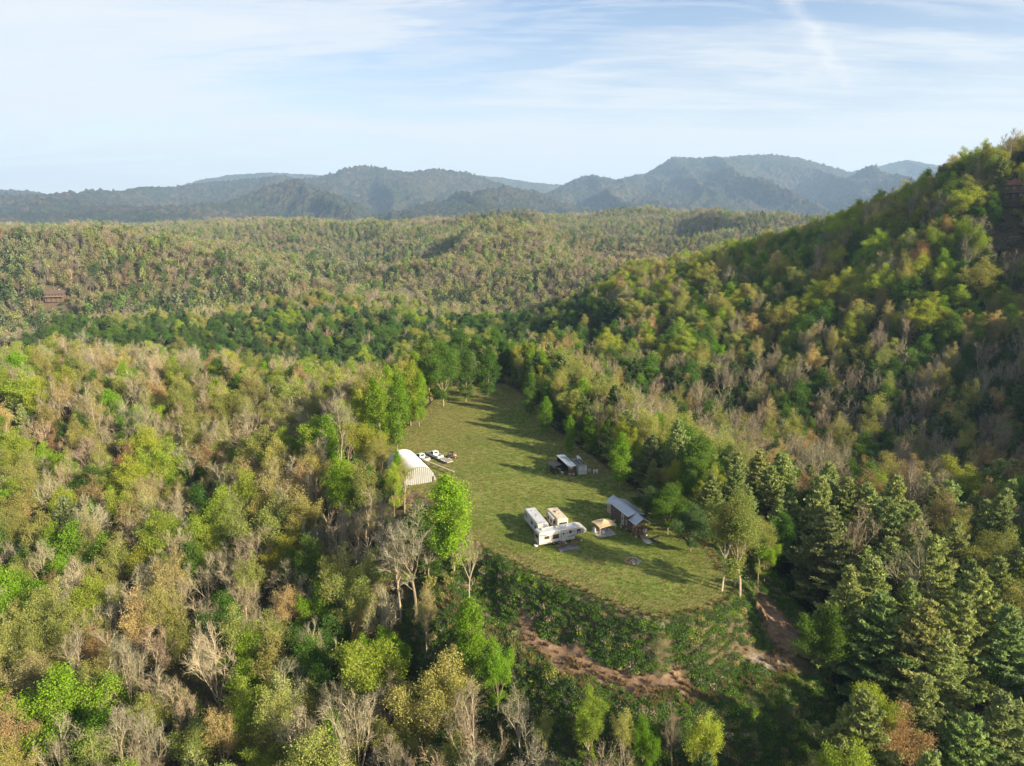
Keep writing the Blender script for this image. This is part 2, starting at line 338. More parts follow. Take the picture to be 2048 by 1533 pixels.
# ------------------------------------------------------------------ ground sheet and field
rad = [12.0]
while rad[-1] < 9400:
    r_ = rad[-1]; k = 0.018 if r_ < 80 else 0.0058 if r_ < 130 else 0.0065 if r_ < 290 else 0.010 if r_ < 900 else 0.014 if r_ < 3000 else 0.05
    rad.append(r_ * (1 + k))
rad = np.array(rad)
az = np.concatenate([np.linspace(-180, -52, 44)[:-1], np.linspace(-52, 52, 620), np.linspace(52, 180, 44)[1:]])
RR, AA = np.meshgrid(rad, np.radians(az), indexing='ij'); GX = RR * np.sin(AA); GY = RR * np.cos(AA)
GZ, GD, GF = ground(GX, GY, True)
lawn = np.maximum(sstep(1.0, -0.6, GD), GF * sstep(30, 22, GD) * sstep(46, 42, GX) * 0.34)
strip = sstep(-1, 4, GX) * GF * sstep(5.6, 7.2, GD + fbm(GX / 4, GY / 4, 61, 3) * 3.0) * sstep(12.4, 10.4, GD + fbm(GX / 4, GY / 4, 62, 3) * 2.5) * sstep(30, 24, GX) * sstep(46, 42, GX)
def blob(cx, cy_, rx, ry, rot=0.0, soft=0.5):
    c_, s_ = math.cos(rot), math.sin(rot); u = (GX - cx) * c_ + (GY - cy_) * s_; v_ = -(GX - cx) * s_ + (GY - cy_) * c_
    return sstep(1 + soft, 1 - soft, np.hypot(u / rx, v_ / ry) + fbm(GX / 2.5, GY / 2.5, 71, 2) * 0.35)
soilm = np.maximum.reduce([strip * 0.95, blob(0.9, 125.8, 0.75, 0.75), blob(11.8, 175.4, 2.8, 1.7), blob(-33.5, 196, 4.2, 3, 0.6) * 0.55, blob(-17.5, 180.3, 2.2, 1.2) * 0.7, blob(47.5, 113, 3.2, 11, -0.1) * 0.62,
                           blob(44.5, 130, 2.4, 12, 0.1) * 0.62, blob(-23, 157, 4, 6, 0.4) * 0.5, blob(-31, 222, 2, 12, -0.1) * 0.4, blob(9.5, 236, 1.6, 26, 0.2) * 0.4])
rockm = np.maximum(blob(43.0, 104.0, 5.0, 2.2, 0.3) * 0.75, blob(35.5, 101.2, 2.4, 1.1, 0.2) * 0.8)
drym = sstep(-7, -0.5, GD) * 0.9 + sstep(8, -30, GX) * sstep(150, 172, GY) * 0.55
lawn = np.where((soilm > 0.45) | (rockm > 0.45), lawn * 0.25, lawn)
farm = sstep(700, 1500, RR)
cxm = (GX[:-1, :-1] + GX[1:, 1:]) / 2; cym = (GY[:-1, :-1] + GY[1:, 1:]) / 2
fd, _ = field_distance(cxm, cym); infield = fd < 0
V = np.stack([GX, GY, GZ], -1).reshape(-1, 3)
for nm, keep in (('ground', ~infield), ('field', infield)):
    F = grid_faces(len(rad), len(az), keep)[:, ::-1]
    used, inv = np.unique(F, return_inverse=True)
    me = mesh_from(nm, V[used], inv.ravel(), np.full(len(F), 4), [MATS['ground']], smooth=True)
    for an, arr in (('lawn', lawn), ('soil', soilm), ('rock', rockm), ('far', farm), ('dry', drym)):
        at_ = me.attributes.new(an, 'FLOAT', 'POINT'); at_.data.foreach_set('value', arr.ravel()[used].astype(np.float32))
    o = link(nm, me); tag(o, {'ground': 'leaf litter and brown soil ground under the woods and hills', 'field': 'long mown grass clearing with the trailers and tiny house'}[nm], nm, None, 'structure')

# ------------------------------------------------------------------ mountains
def mountain(name, label, sil, D0, depth, base, spur, seed, na=420, nt_=110, amp=1.0, rough=5.0):
    """sil: ridge line as (px, py) seen at distance D0; a range with spurs running down towards the valley and a back slope"""
    pts = np.array([gd(px, py, D0) for px, py in sil]); xs, zs = pts[:, 0], pts[:, 2]
    X = np.linspace(xs[0], xs[-1], na)
    t_ = np.concatenate([np.linspace(-0.5, 0, 14)[:-1], np.linspace(0, 1, nt_) ** 1.15])
    TT, XX = np.meshgrid(t_, X, indexing='ij')
    tt = np.clip(TT, 0, 1)
    wx = XX + fbm(XX / (spur * 1.3), tt * 1.6, seed, 3) * spur * 0.9 * tt
    zr = np.interp(wx, xs, zs) + fbm(wx / 300.0, wx * 0, seed + 3, 4) * 9 * (depth / 2500)
    ridge = 1 - np.abs(fbm(wx / spur, tt * 0.8 + 3, seed + 7, 2, 0.4)) * 2.4
    fine = 1 - np.abs(fbm(wx / (spur * 0.36), tt * 2.3 + 9, seed + 11, 3)) * 2.0
    H = zr - base
    prof = (1 - tt) ** 1.25
    Z = base + H * prof + H * amp * (0.95 * (ridge - 0.30) + 0.34 * (fine - 0.25)) * (tt ** 1.05) * (1 - tt) ** 0.7 * 1.35
    Z = np.minimum(Z, base + H * (1 - 0.30 * tt))
    Z = np.where(TT < 0, base + H * (1 + TT * 1.7), Z)
    rng = np.random.default_rng(seed)
    Z = Z + rng.normal(0, rough, Z.shape) * np.where(TT >= 1, 0, 1)
    Y = D0 - TT * depth + fbm(XX / spur, TT * 2, seed + 19, 3) * depth * 0.06 * np.sin(np.clip(tt, 0, 1) * math.pi)
    XX = XX * (1 - np.clip(TT, -0.5, 1) * 0.06)
    F = grid_faces(len(t_), na)
    me = mesh_from(name, np.stack([XX, Y, Z], -1).reshape(-1, 3), F.ravel(), np.full(len(F), 4), [MATS['mountain']], smooth=True)
    tag(link(name, me), label, 'mountain', None, 'structure')
mountain('mountain', 'long pale blue ridge farthest behind the left peak', [(-300, 400), (200, 395), (340, 378), (400, 360), (460, 351), (530, 345), (600, 349), (660, 352), (800, 372), (960, 350), (1000, 355), (1060, 365), (1150, 372), (1300, 380)], 8700, 2400, 0, 900, 3, 360, 60, 0.7, 4)
mountain('mountain', 'small blue peak beyond the right shoulder of the broad mountain', [(1400, 400), (1600, 370), (1700, 345), (1760, 332), (1812, 320), (1870, 330), (1960, 330), (2100, 350), (2500, 380)], 8000, 2200, 0, 800, 13, 300, 60, 0.8, 4)
mountain('mountain', 'broad wooded mountain with flat top in the middle right', [(950, 430), (1050, 405), (1100, 388), (1150, 362), (1180, 353), (1230, 362), (1290, 350), (1345, 317), (1400, 318), (1450, 316), (1500, 311), (1545, 309), (1600, 318), (1660, 335), (1720, 350), (1800, 372), (1900, 390), (2100, 400)], 6900, 3000, -20, 760, 23, 520, 150, 1.0, 9)
mountain('mountain', 'wooded double peaked mountain left of centre with steep spurs', [(-500, 400), (-200, 385), (0, 382), (70, 386), (130, 400), (200, 404), (240, 385), (290, 375), (340, 378), (420, 366), (500, 358), (560, 352), (600, 362), (650, 352), (690, 338), (725, 332), (770, 338), (820, 346), (870, 337), (930, 344), (970, 356), (1040, 378), (1100, 400), (1180, 430), (1300, 440)], 6000, 2700, -20, 700, 33, 620, 160, 1.0, 9)
mountain('mountain', 'low rounded wooded foothills in front of the left mountain', [(-500, 440), (-200, 425), (0, 436), (80, 430), (150, 416), (260, 414), (330, 420), (400, 424), (470, 434), (560, 428), (640, 424), (720, 436), (800, 425), (860, 405), (920, 400), (980, 412), (1060, 420), (1150, 432), (1300, 440)], 3900, 1300, -10, 420, 43, 460, 90, 0.9, 6)
# ------------------------------------------------------------------ tree prototypes
class Geo:
    def __init__(s): s.v = []; s.f = []; s.c = []; s.n = 0
    def add(s, verts, faces):
        verts = np.asarray(verts, np.float32).reshape(-1, 3); faces = np.asarray(faces, np.int32)
        s.v.append(verts); s.f.append((faces + s.n).ravel()); s.c.append(np.full(len(faces), faces.shape[1], np.int32)); s.n += len(verts)
    def tube(s, pts, rads, k=5):
        pts = np.asarray(pts, float); m = len(pts)
        d = np.gradient(pts, axis=0); d /= np.linalg.norm(d, axis=1, keepdims=True) + 1e-9
        ref = np.where(np.abs(d[:, 2:3]) > 0.9, np.array([[1., 0, 0]]), np.array([[0, 0, 1.]]))
        a = np.cross(d, ref); a /= np.linalg.norm(a, axis=1, keepdims=True) + 1e-9; b = np.cross(d, a)
        th = np.arange(k) * 2 * math.pi / k
        ring = pts[:, None] + (a[:, None] * np.cos(th)[None, :, None] + b[:, None] * np.sin(th)[None, :, None]) * np.asarray(rads)[:, None, None]
        i = np.arange(m - 1)[:, None] * k + np.arange(k)[None]; j = np.arange(m - 1)[:, None] * k + (np.arange(k)[None] + 1) % k
        s.add(ring.reshape(-1, 3), np.stack([i, j, j + k, i + k], -1).reshape(-1, 4))
    def mesh(s, name, mat): return mesh_from(name, np.concatenate(s.v), np.concatenate(s.f), np.concatenate(s.c), [mat])
def unit(v): return v / (np.linalg.norm(v, axis=-1, keepdims=True) + 1e-9)
def quads(geo, cen, size, rng, up=0.35, aspect=1.0, axis=None):
    """little leaf faces: kite shaped quads, folded a touch"""
    n = len(cen); nrm = unit(rng.normal(size=(n, 3)) + np.array([0, 0, up])); a = unit(rng.normal(size=(n, 3)) if axis is None else axis + rng.normal(size=(n, 3)) * 0.35)
    u = unit(np.cross(nrm, a)); v = np.cross(nrm, u); s_ = np.asarray(size).reshape(-1, 1) * (0.7 + 0.6 * rng.random((n, 1)))
    if axis is not None: v = a; u = unit(np.cross(v, nrm))
    p = np.stack([cen - v * s_ * 0.5 * aspect, cen + u * s_ * 0.42 + nrm * s_ * 0.08, cen + v * s_ * 0.6 * aspect, cen - u * s_ * 0.42 + nrm * s_ * 0.08], 1)
    geo.add(p.reshape(-1, 3), np.arange(n * 4).reshape(-1, 4))
def spikes(geo, p0, p1, w, rng):
    """thin twigs: three sided slivers reduced to two crossed triangles"""
    d = p1 - p0; a = unit(np.cross(d, rng.normal(size=d.shape))); b = unit(np.cross(d, a)); w = np.asarray(w).reshape(-1, 1)
    n = len(p0)
    geo.add(np.stack([p0 - a * w, p0 + a * w, p1], 1).reshape(-1, 3), np.arange(n * 3).reshape(-1, 3))
    geo.add(np.stack([p0 - b * w, p0 + b * w, p1], 1).reshape(-1, 3), np.arange(n * 3).reshape(-1, 3))
def path(rng, p, d, L, k, wob, trop):
    pts = [np.array(p, float)]; d = unit(np.array(d, float))
    for i in range(k):
        d = unit(d + rng.normal(size=3) * wob + np.array([0, 0, trop])); pts.append(pts[-1] + d * L / k)
    return np.array(pts)
def along(pts, t):
    x = t * (len(pts) - 1); i = min(int(x), len(pts) - 2); f = x - i
    return pts[i] * (1 - f) + pts[i + 1] * f, unit(pts[i + 1] - pts[i])
def side_dir(rng, d, ang):
    a = unit(np.cross(d, rng.normal(size=3))); return unit(d * math.cos(ang) + a * math.sin(ang))

def broadleaf(seed, H=20.0, fork=0.42, spread=0.55, limbs=5, leaf=0, leaf_size=0.42, clump=0.55, buds=1, twigs=5, bark='bark', tilt=0.03):
    rng = np.random.default_rng(seed); T = Geo(); C = Geo()
    tr = path(rng, (0, 0, -0.6), (rng.normal() * tilt, rng.normal() * tilt, 1), H * fork + 0.6, 6, 0.05, 0.05)
    R0 = 0.0135 * H
    T.tube(tr, np.linspace(R0, R0 * 0.72, 7) * np.array([1.25, 1, 1, 1, 1, 1, 1]), 7)
    tw0, tw1, tips = [], [], []
    L1 = []
    for i in range(limbs):
        st, sd = along(tr, 0.80 + 0.2 * i / max(1, limbs - 1)) if i else (tr[-1], unit(tr[-1] - tr[-2]))
        az_ = i * 2.4 + rng.random() * 0.8
        ang = (0.12 if i == 0 else spread * (0.65 + 0.6 * rng.random()))
        d = np.array([math.sin(ang) * math.cos(az_), math.sin(ang) * math.sin(az_), math.cos(ang)])
        L = H * (1 - fork) * (1.0 if i == 0 else 0.72 + 0.25 * rng.random())
        p = path(rng, st, d, L, 7, 0.10, 0.10); T.tube(p, np.linspace(R0 * 0.58, R0 * 0.12, 8), 5); L1.append((p, L, R0 * 0.5))
    for k in range(3):                                   # odd low branches
        st, sd = along(tr, 0.5 + 0.35 * rng.random()); d = side_dir(rng, sd, 1.0)
        p = path(rng, st, d, H * 0.16, 5, 0.15, 0.05); T.tube(p, np.linspace(R0 * 0.25, 0.02, 6), 4); L1.append((p, H * 0.16, R0 * 0.22))
    for p, L, r in L1:
        n2 = max(3, int(7 * L / (H * 0.5)))
        for j in range(n2):
            t_ = 0.28 + 0.72 * (j + rng.random()) / n2; t_ = min(t_, 0.99)
            q, d = along(p, t_); p2 = path(rng, q, side_dir(rng, d, 0.42 + 0.38 * rng.random()), L * (0.48 - 0.22 * t_), 5, 0.13, 0.12)
            T.tube(p2, np.linspace(r * 0.46 * (1 - 0.5 * t_), 0.026, 6), 4)
            l2 = L * (0.48 - 0.22 * t_)
            for m_ in range(6):
                t3 = 0.25 + 0.75 * (m_ + rng.random()) / 6; t3 = min(t3, 0.99)
                q3, d3 = along(p2, t3); l3 = l2 * (0.55 - 0.2 * t3)
                p3 = path(rng, q3, side_dir(rng, d3, 0.45 + 0.45 * rng.random()), l3, 3, 0.16, 0.12)
                C.tube(p3, np.array([0.042, 0.034, 0.026, 0.015]), 3)
                for w_ in range(twigs):
                    q4, d4 = along(p3, min(0.99, 0.2 + 0.8 * (w_ + rng.random()) / twigs))
                    e = q4 + side_dir(rng, d4, 0.4 + 0.6 * rng.random()) * (0.5 + 0.7 * rng.random()) * min(1.2, l3 * 0.8) + np.array([0, 0, 0.1])
                    tw0.append(q4); tw1.append(e)
    tw0 = np.array(tw0); tw1 = np.array(tw1)
    spikes(C, tw0, tw1, 0.015 + 0.010 * rng.random(len(tw0)), rng)
    if buds:
        cen = tw1.repeat(buds, 0) + rng.normal(size=(len(tw1) * buds, 3)) * 0.16; quads(C, cen, np.full(len(cen), 0.11), rng)
    if leaf:
        keep = rng.random(len(tw1)) < 0.9
        base = tw1[keep]; cen = base.repeat(leaf, 0) + rng.normal(size=(len(base) * leaf, 3)) * np.array([clump, clump, clump * 0.6])
        quads(C, cen, np.full(len(cen), leaf_size), rng, 0.7)
    return T, C, bark
def poplar(seed, H=20.0, width=0.17, low=0.09, leaf=34, leaf_size=0.25, bark='pale_bark'):
    rng = np.random.default_rng(seed); T = Geo(); C = Geo()
    tr = path(rng, (0, 0, -0.6), (rng.normal() * 0.02, rng.normal() * 0.02, 1), H * 0.97 + 0.6, 10, 0.025, 0.04); R0 = 0.0095 * H
    T.tube(tr, np.linspace(R0, 0.03, 11), 6)
    tips = []
    nb = 58
    for i in range(nb):
        t_ = low + (0.98 - low) * (i + rng.random()) / nb; q, d = along(tr, t_)
        u = (t_ - low) / (1 - low); env = width * H * (0.30 + 1.0 * math.sin(math.pi * min(1, u * 0.80 + 0.18))) * (0.75 + 0.5 * rng.random()) * (1.0 if u < 0.6 else (1 - u) / 0.4 * 0.85 + 0.15)
        az_ = i * 2.399 + rng.random(); an = 0.95 - 0.45 * u
        p = path(rng, q, (math.sin(an) * math.cos(az_), math.sin(an) * math.sin(az_), math.cos(an)), env, 5, 0.10, 0.10)
        T.tube(p, np.linspace(R0 * 0.22 * (1 - 0.6 * u), 0.018, 6), 4)
        for m_ in range(max(3, int(env * 2.2))):
            t3 = 0.3 + 0.7 * rng.random(); q3, d3 = along(p, min(t3, 0.99)); e = q3 + side_dir(rng, d3, 0.7) * (0.4 + 0.6 * rng.random()) * env * 0.24
            spikes(C, q3[None], e[None], np.array([0.025]), rng); tips.append(e)
        tips.append(p[-1])
    tips = np.array(tips); cen = tips.repeat(leaf, 0) + rng.normal(size=(len(tips) * leaf, 3)) * np.array([0.48, 0.48, 0.34])
    quads(C, cen, np.full(len(cen), leaf_size), rng, 0.6)
    return T, C, bark
def pine(seed, H=20.0, width=0.21, low=0.18, dens=1.0, ragged=0.25):
    rng = np.random.default_rng(seed); T = Geo(); C = Geo()
    tr = path(rng, (0, 0, -0.6), (rng.normal() * 0.015, rng.normal() * 0.015, 1), H * 0.985 + 0.6, 10, 0.015, 0.05); R0 = 0.011 * H
    T.tube(tr, np.linspace(R0, 0.025, 11), 6)
    P0, AX = [], []
    z = low
    while z < 0.985:
        u = (z - low) / (1 - low); n = 5 if u < 0.8 else 4
        env = width * H * (1 - u ** 1.35) * (0.86 + 0.14 * math.sin(z * 40)) + 0.35
        a0 = rng.random() * 6.28
        for i in range(n):
            q, d = along(tr, min(0.99, z + rng.normal() * 0.006)); az_ = a0 + i * 6.28 / n + rng.normal() * 0.25
            L = env * (1 - ragged + 2 * ragged * rng.random()); el = 0.10 + 0.65 * u
            p = path(rng, q, (math.cos(az_) * math.cos(el), math.sin(az_) * math.cos(el), math.sin(el)), L, 5, 0.06, 0.05)
            T.tube(p, np.linspace(0.07 * (1 - 0.6 * u), 0.015, 6), 3)
            nt2 = max(4, int(L * 4.2 * dens))
            for m_ in range(nt2):
                t3 = 0.22 + 0.78 * (m_ + rng.random()) / nt2; q3, d3 = along(p, min(t3, 0.99))
                sgn = 1 if m_ % 2 else -1
                lat = unit(np.cross(d3, (0, 0, 1))) * sgn
                ln = (0.30 + 0.42 * L * 0.5 * (1 - abs(t3 - 0.45))) * (0.7 + 0.5 * rng.random())
                e = unit(d3 * 0.75 + lat + np.array([0, 0, 0.25 + rng.normal() * 0.1])) * ln
                for kk in range(max(2, int(ln * 3.2))):
                    f_ = (kk + 0.6) / max(2, int(ln * 3.2)); P0.append(q3 + e * f_); AX.append(unit(e + np.array([0, 0, 0.45])))
            P0.append(p[-1]); AX.append(unit(p[-1] - p[-2] + np.array([0, 0, 0.4])))
        z += 0.034 + 0.012 * rng.random()
    P0 = np.array(P0); AX = np.array(AX); k = 5
    cen = P0.repeat(k, 0) + rng.normal(size=(len(P0) * k, 3)) * np.array([0.12, 0.12, 0.09]); ax = AX.repeat(k, 0) + rng.normal(size=(len(P0) * k, 3)) * 0.5
    quads(C, cen, np.full(len(cen), 0.26), rng, 0.4, 2.1, unit(ax))
    return T, C, 'pine_bark'
def bush(seed, H=2.0, W=2.0, n=420, size=0.26):
    rng = np.random.default_rng(seed); T = Geo(); C = Geo(); tips = []
    for i in range(14):
        az_ = rng.random() * 6.28; an = 0.15 + 0.75 * rng.random()
        p = path(rng, (0, 0, -0.2), (math.sin(an) * math.cos(az_), math.sin(an) * math.sin(az_), math.cos(an)), H * (0.6 + 0.5 * rng.random()), 4, 0.15, 0.05); T.tube(p, np.linspace(0.035, 0.012, 5), 3)
        tips += [along(p, 0.4 + 0.6 * rng.random())[0] for _ in range(5)]
    tips = np.array(tips) * np.array([W / 2.0, W / 2.0, 1]); per = max(1, n // len(tips)); cen = tips.repeat(per, 0) + rng.normal(size=(len(tips) * per, 3)) * np.array([0.28, 0.28, 0.2]) * W / 2
    quads(C, cen, np.full(len(cen), size), rng, 0.6); return T, C, 'bark'
def far_tree(seed, kind, H=18.0):
    rng = np.random.default_rng(seed); T = Geo(); C = Geo()
    T.tube([(0, 0, -1), (0, 0, H * 0.72)], [0.22, 0.08], 3)
    if kind == 'pine':
        n = 210; u = rng.random(n) ** 1.2; r = (1 - u ** 1.5) * 3.9 * (0.55 + 0.55 * rng.random(n)) + 0.2; a = rng.random(n) * 6.28
        cen = np.stack([r * np.cos(a), r * np.sin(a), H * (0.2 + 0.8 * u) - r * 0.1], 1); quads(C, cen, np.full(n, 1.15), rng, 1.0, 1.2)
    else:
        nb = 24 if kind == 'round' else 20
        d = unit(rng.normal(size=(nb, 3)) + np.array([0, 0, 0.18])); lob = d * np.array([3.4, 3.4, 5.0]) * (0.45 + 0.55 * rng.random((nb, 1))) + np.array([0, 0, H * 0.60])
        if kind == 'poplar': lob = d * np.array([2.2, 2.2, 6.6]) * (0.5 + 0.5 * rng.random((nb, 1))) + np.array([0, 0, H * 0.60])
        per = 17 if kind != 'bare' else 14
        cen = lob.repeat(per, 0) + rng.normal(size=(nb * per, 3)) * 0.80
        if kind == 'bare':
            q = np.array([0, 0, H * 0.45]) + rng.normal(size=(len(cen), 3)) * 0.4; keep = rng.random(len(cen)) < 0.4
            spikes(C, q[keep], cen[keep], np.full(keep.sum(), 0.075), rng); quads(C, cen, np.full(len(cen), 0.50), rng, 0.2)
        else: quads(C, cen, np.full(len(cen), 0.80), rng, 0.8)
    return T, C, 'bark'
def cover(seed, n=210, r=0.9, h=0.55, size=0.15):
    rng = np.random.default_rng(seed); C = Geo(); rr = r * np.sqrt(rng.random(n)); a = rng.random(n) * 6.28
    cen = np.stack([rr * np.cos(a), rr * np.sin(a), h * rng.random(n) * (1.1 - (rr / r) ** 2 * 0.7)], 1); quads(C, cen, np.full(n, size), rng, 0.9); return C
def tuft(seed, n=46, h=0.9):
    rng = np.random.default_rng(seed); C = Geo(); a = rng.random(n) * 6.28; p0 = np.stack([np.cos(a), np.sin(a), a * 0], 1) * 0.16 * rng.random((n, 1))
    p1 = p0 + np.stack([np.cos(a) * 0.35, np.sin(a) * 0.35, np.ones(n)], 1) * h * (0.6 + 0.5 * rng.random((n, 1))); spikes(C, p0, p1, np.full(n, 0.035), rng); return C

PROTO = {}          # kind -> list of (trunk object, crown object), kept out of the scene; only their meshes are reused
def register(kind, tcb, leafmat):
    T, C, b = tcb
    tm = T.mesh(kind + '_trunk', MATS[b]) if T is not None else None; cm = C.mesh(kind + '_crown', MATS[leafmat])
    to = bpy.data.objects.new('proto_trunk', tm) if tm else None
    PROTO.setdefault(kind, []).append((to, bpy.data.objects.new('proto_crown', cm)))
for s_ in range(4): register('bare', broadleaf(100 + s_, 20, 0.42 + 0.04 * s_, 0.42 + 0.06 * s_, 5 + s_ % 3, 0, buds=1, twigs=7, bark='pale_bark' if s_ % 2 else 'bark'), 'twig')
for s_ in range(3): register('budding', broadleaf(200 + s_, 19, 0.44, 0.50, 5, 10, 0.18, 0.42, buds=1, twigs=4, bark='pale_bark' if s_ % 2 else 'bark'), 'leaf')
for s_ in range(3): register('oak', broadleaf(300 + s_, 18, 0.42, 0.64, 6, 26, 0.22, 0.50, buds=0, twigs=3), 'leaf')
for s_ in range(2): register('green', broadleaf(400 + s_, 16, 0.26, 0.56, 6, 40, 0.25, 0.56, buds=0, twigs=3), 'leaf')
for s_ in range(3): register('poplar', poplar(500 + s_, 20, 0.15 + 0.02 * s_), 'leaf')
for s_ in range(3): register('pine', pine(600 + s_, 20, 0.25 + 0.02 * s_, 0.14 + 0.04 * s_, 1.15, 0.22 + 0.05 * s_), 'needle')
for s_ in range(2): register('bush', bush(700 + s_, 2.2, 2.2, 560, 0.30), 'leaf')
for s_ in range(3):
    register('far_bare', far_tree(800 + s_, 'bare'), 'far_leaf'); register('far_round', far_tree(820 + s_, 'round', 17), 'far_leaf')
    register('far_pine', far_tree(840 + s_, 'pine', 16.5), 'far_leaf')
register('far_poplar', far_tree(860, 'poplar', 20), 'far_leaf')
for s_ in range(3): register('cover', (None, cover(900 + s_), None), 'cover_leaf')
for s_ in range(2): register('tuft', (None, tuft(920 + s_), None), 'twig')
FLAT = [(k, i) for k in PROTO for i in range(len(PROTO[k]))]; FIDX = {ki: n_ for n_, ki in enumerate(FLAT)}
NOMH = dict(bare=20, budding=19, oak=18, green=16, poplar=20, pine=20)

# leaf tints (real base colours)
TINT = dict(
    bare=[(0.290, 0.258, 0.178), (0.315, 0.282, 0.198), (0.245, 0.222, 0.165), (0.295, 0.252, 0.168)],
    tan=[(0.385, 0.325, 0.150), (0.395, 0.310, 0.150), (0.350, 0.315, 0.150)],
    rust=[(0.345, 0.245, 0.130), (0.330, 0.230, 0.125)],
    olive=[(0.270, 0.285, 0.085), (0.245, 0.275, 0.080), (0.295, 0.295, 0.095)],
    yellow=[(0.255, 0.320, 0.045), (0.290, 0.325, 0.050), (0.225, 0.305, 0.045)],
    lime=[(0.175, 0.300, 0.026), (0.205, 0.320, 0.028), (0.150, 0.270, 0.026)],
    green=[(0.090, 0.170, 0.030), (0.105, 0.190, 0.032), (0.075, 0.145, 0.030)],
    pine=[(0.225, 0.280, 0.110), (0.240, 0.295, 0.110), (0.195, 0.255, 0.110)],
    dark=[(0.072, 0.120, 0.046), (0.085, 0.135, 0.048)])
def tint(rng, c):
    b = TINT[c][rng.integers(len(TINT[c]))]; k = 0.82 + 0.36 * rng.random(); h = rng.normal() * 0.05
    return (b[0] * k * (1 + h), b[1] * k * (1 - h * 0.4), b[2] * k)

# ------------------------------------------------------------------ where trees stand
def sight_ground(px, py, h):
    d = ray_of(px, py); D = np.arange(120, 2600, 1.0); t_ = D / d[1]; x = d[0] * t_; z = CAM_H + d[2] * t_; g_ = ground(x, D) + h
    i = np.nonzero(g_ >= z)[0]; i = i[0] if len(i) else len(D) - 1
    return float(x[i]), float(D[i]), float(g_[i] - h)
HOUSES = []
for lb, px, py, rz_, w_, d_, h_, rm, wm in (('brown log lodge with a long deck among pines at the left', 112, 592, 12, 17, 10, 5.2, 'cabin_roof', 'cabin_log'), ('dark cabin with a red roof near the right hill crest', 2026, 384, -32, 9, 12, 6.4, 'red_roof', 'cabin_log'),
                                              ('distant house with grey roof on the middle ridge', 953, 452, 5, 18, 9, 3.6, 'grey_roof', 'cabin_log')):
    x, y, z = sight_ground(px, py, h_ * 0.6); HOUSES.append((lb, x, y, z, R(rz_), w_, d_, h_, rm, wm))
def near_house(x, y):
    bad = np.zeros(np.shape(x), bool)
    for hq in HOUSES:
        hx, hy = hq[1], hq[2]; r_ = math.hypot(hx, hy); ux, uy = hx / r_, hy / r_
        al = (x - hx) * ux + (y - hy) * uy; ac = np.abs(-(x - hx) * uy + (y - hy) * ux)
        bad |= (ac < hq[5] * (0.46 + 0.008 * np.abs(al))) & (al < hq[6] * 0.62) & (al > -(44 if hx > 100 else 22 + r_ * 0.012))
    return bad
rng = np.random.default_rng(7)
TREES = []        # dict: kind, var, x, y, z, s(xy), sz, rot, color name, tint, placed
def drop_top(px, py, h):
    """stand a tree of height h so that its top meets this sight line"""
    d = ray_of(px, py); D = np.arange(60, 900, 0.5); t_ = D / d[1]; x = d[0] * t_; z = CAM_H + d[2] * t_
    g_ = ground(x, D) + h; hit = np.nonzero(g_ >= z)[0]
    i = hit[0] if len(hit) else len(D) - 1
    return x[i], D[i], g_[i] - h
def add_tree(kind, cname, x, y, h, wid=1.0, z=None, placed=False):
    v = int(rng.integers(len(PROTO[kind]))); s_ = h / NOMH[kind]
    TREES.append(dict(kind=kind, var=v, x=float(x), y=float(y), z=float(gpt(x, y) if z is None else z) - 0.15, s=s_ * wid, sz=s_, h=h, rot=rng.random() * 6.28, cname=cname, tint=tint(rng, cname), placed=placed))
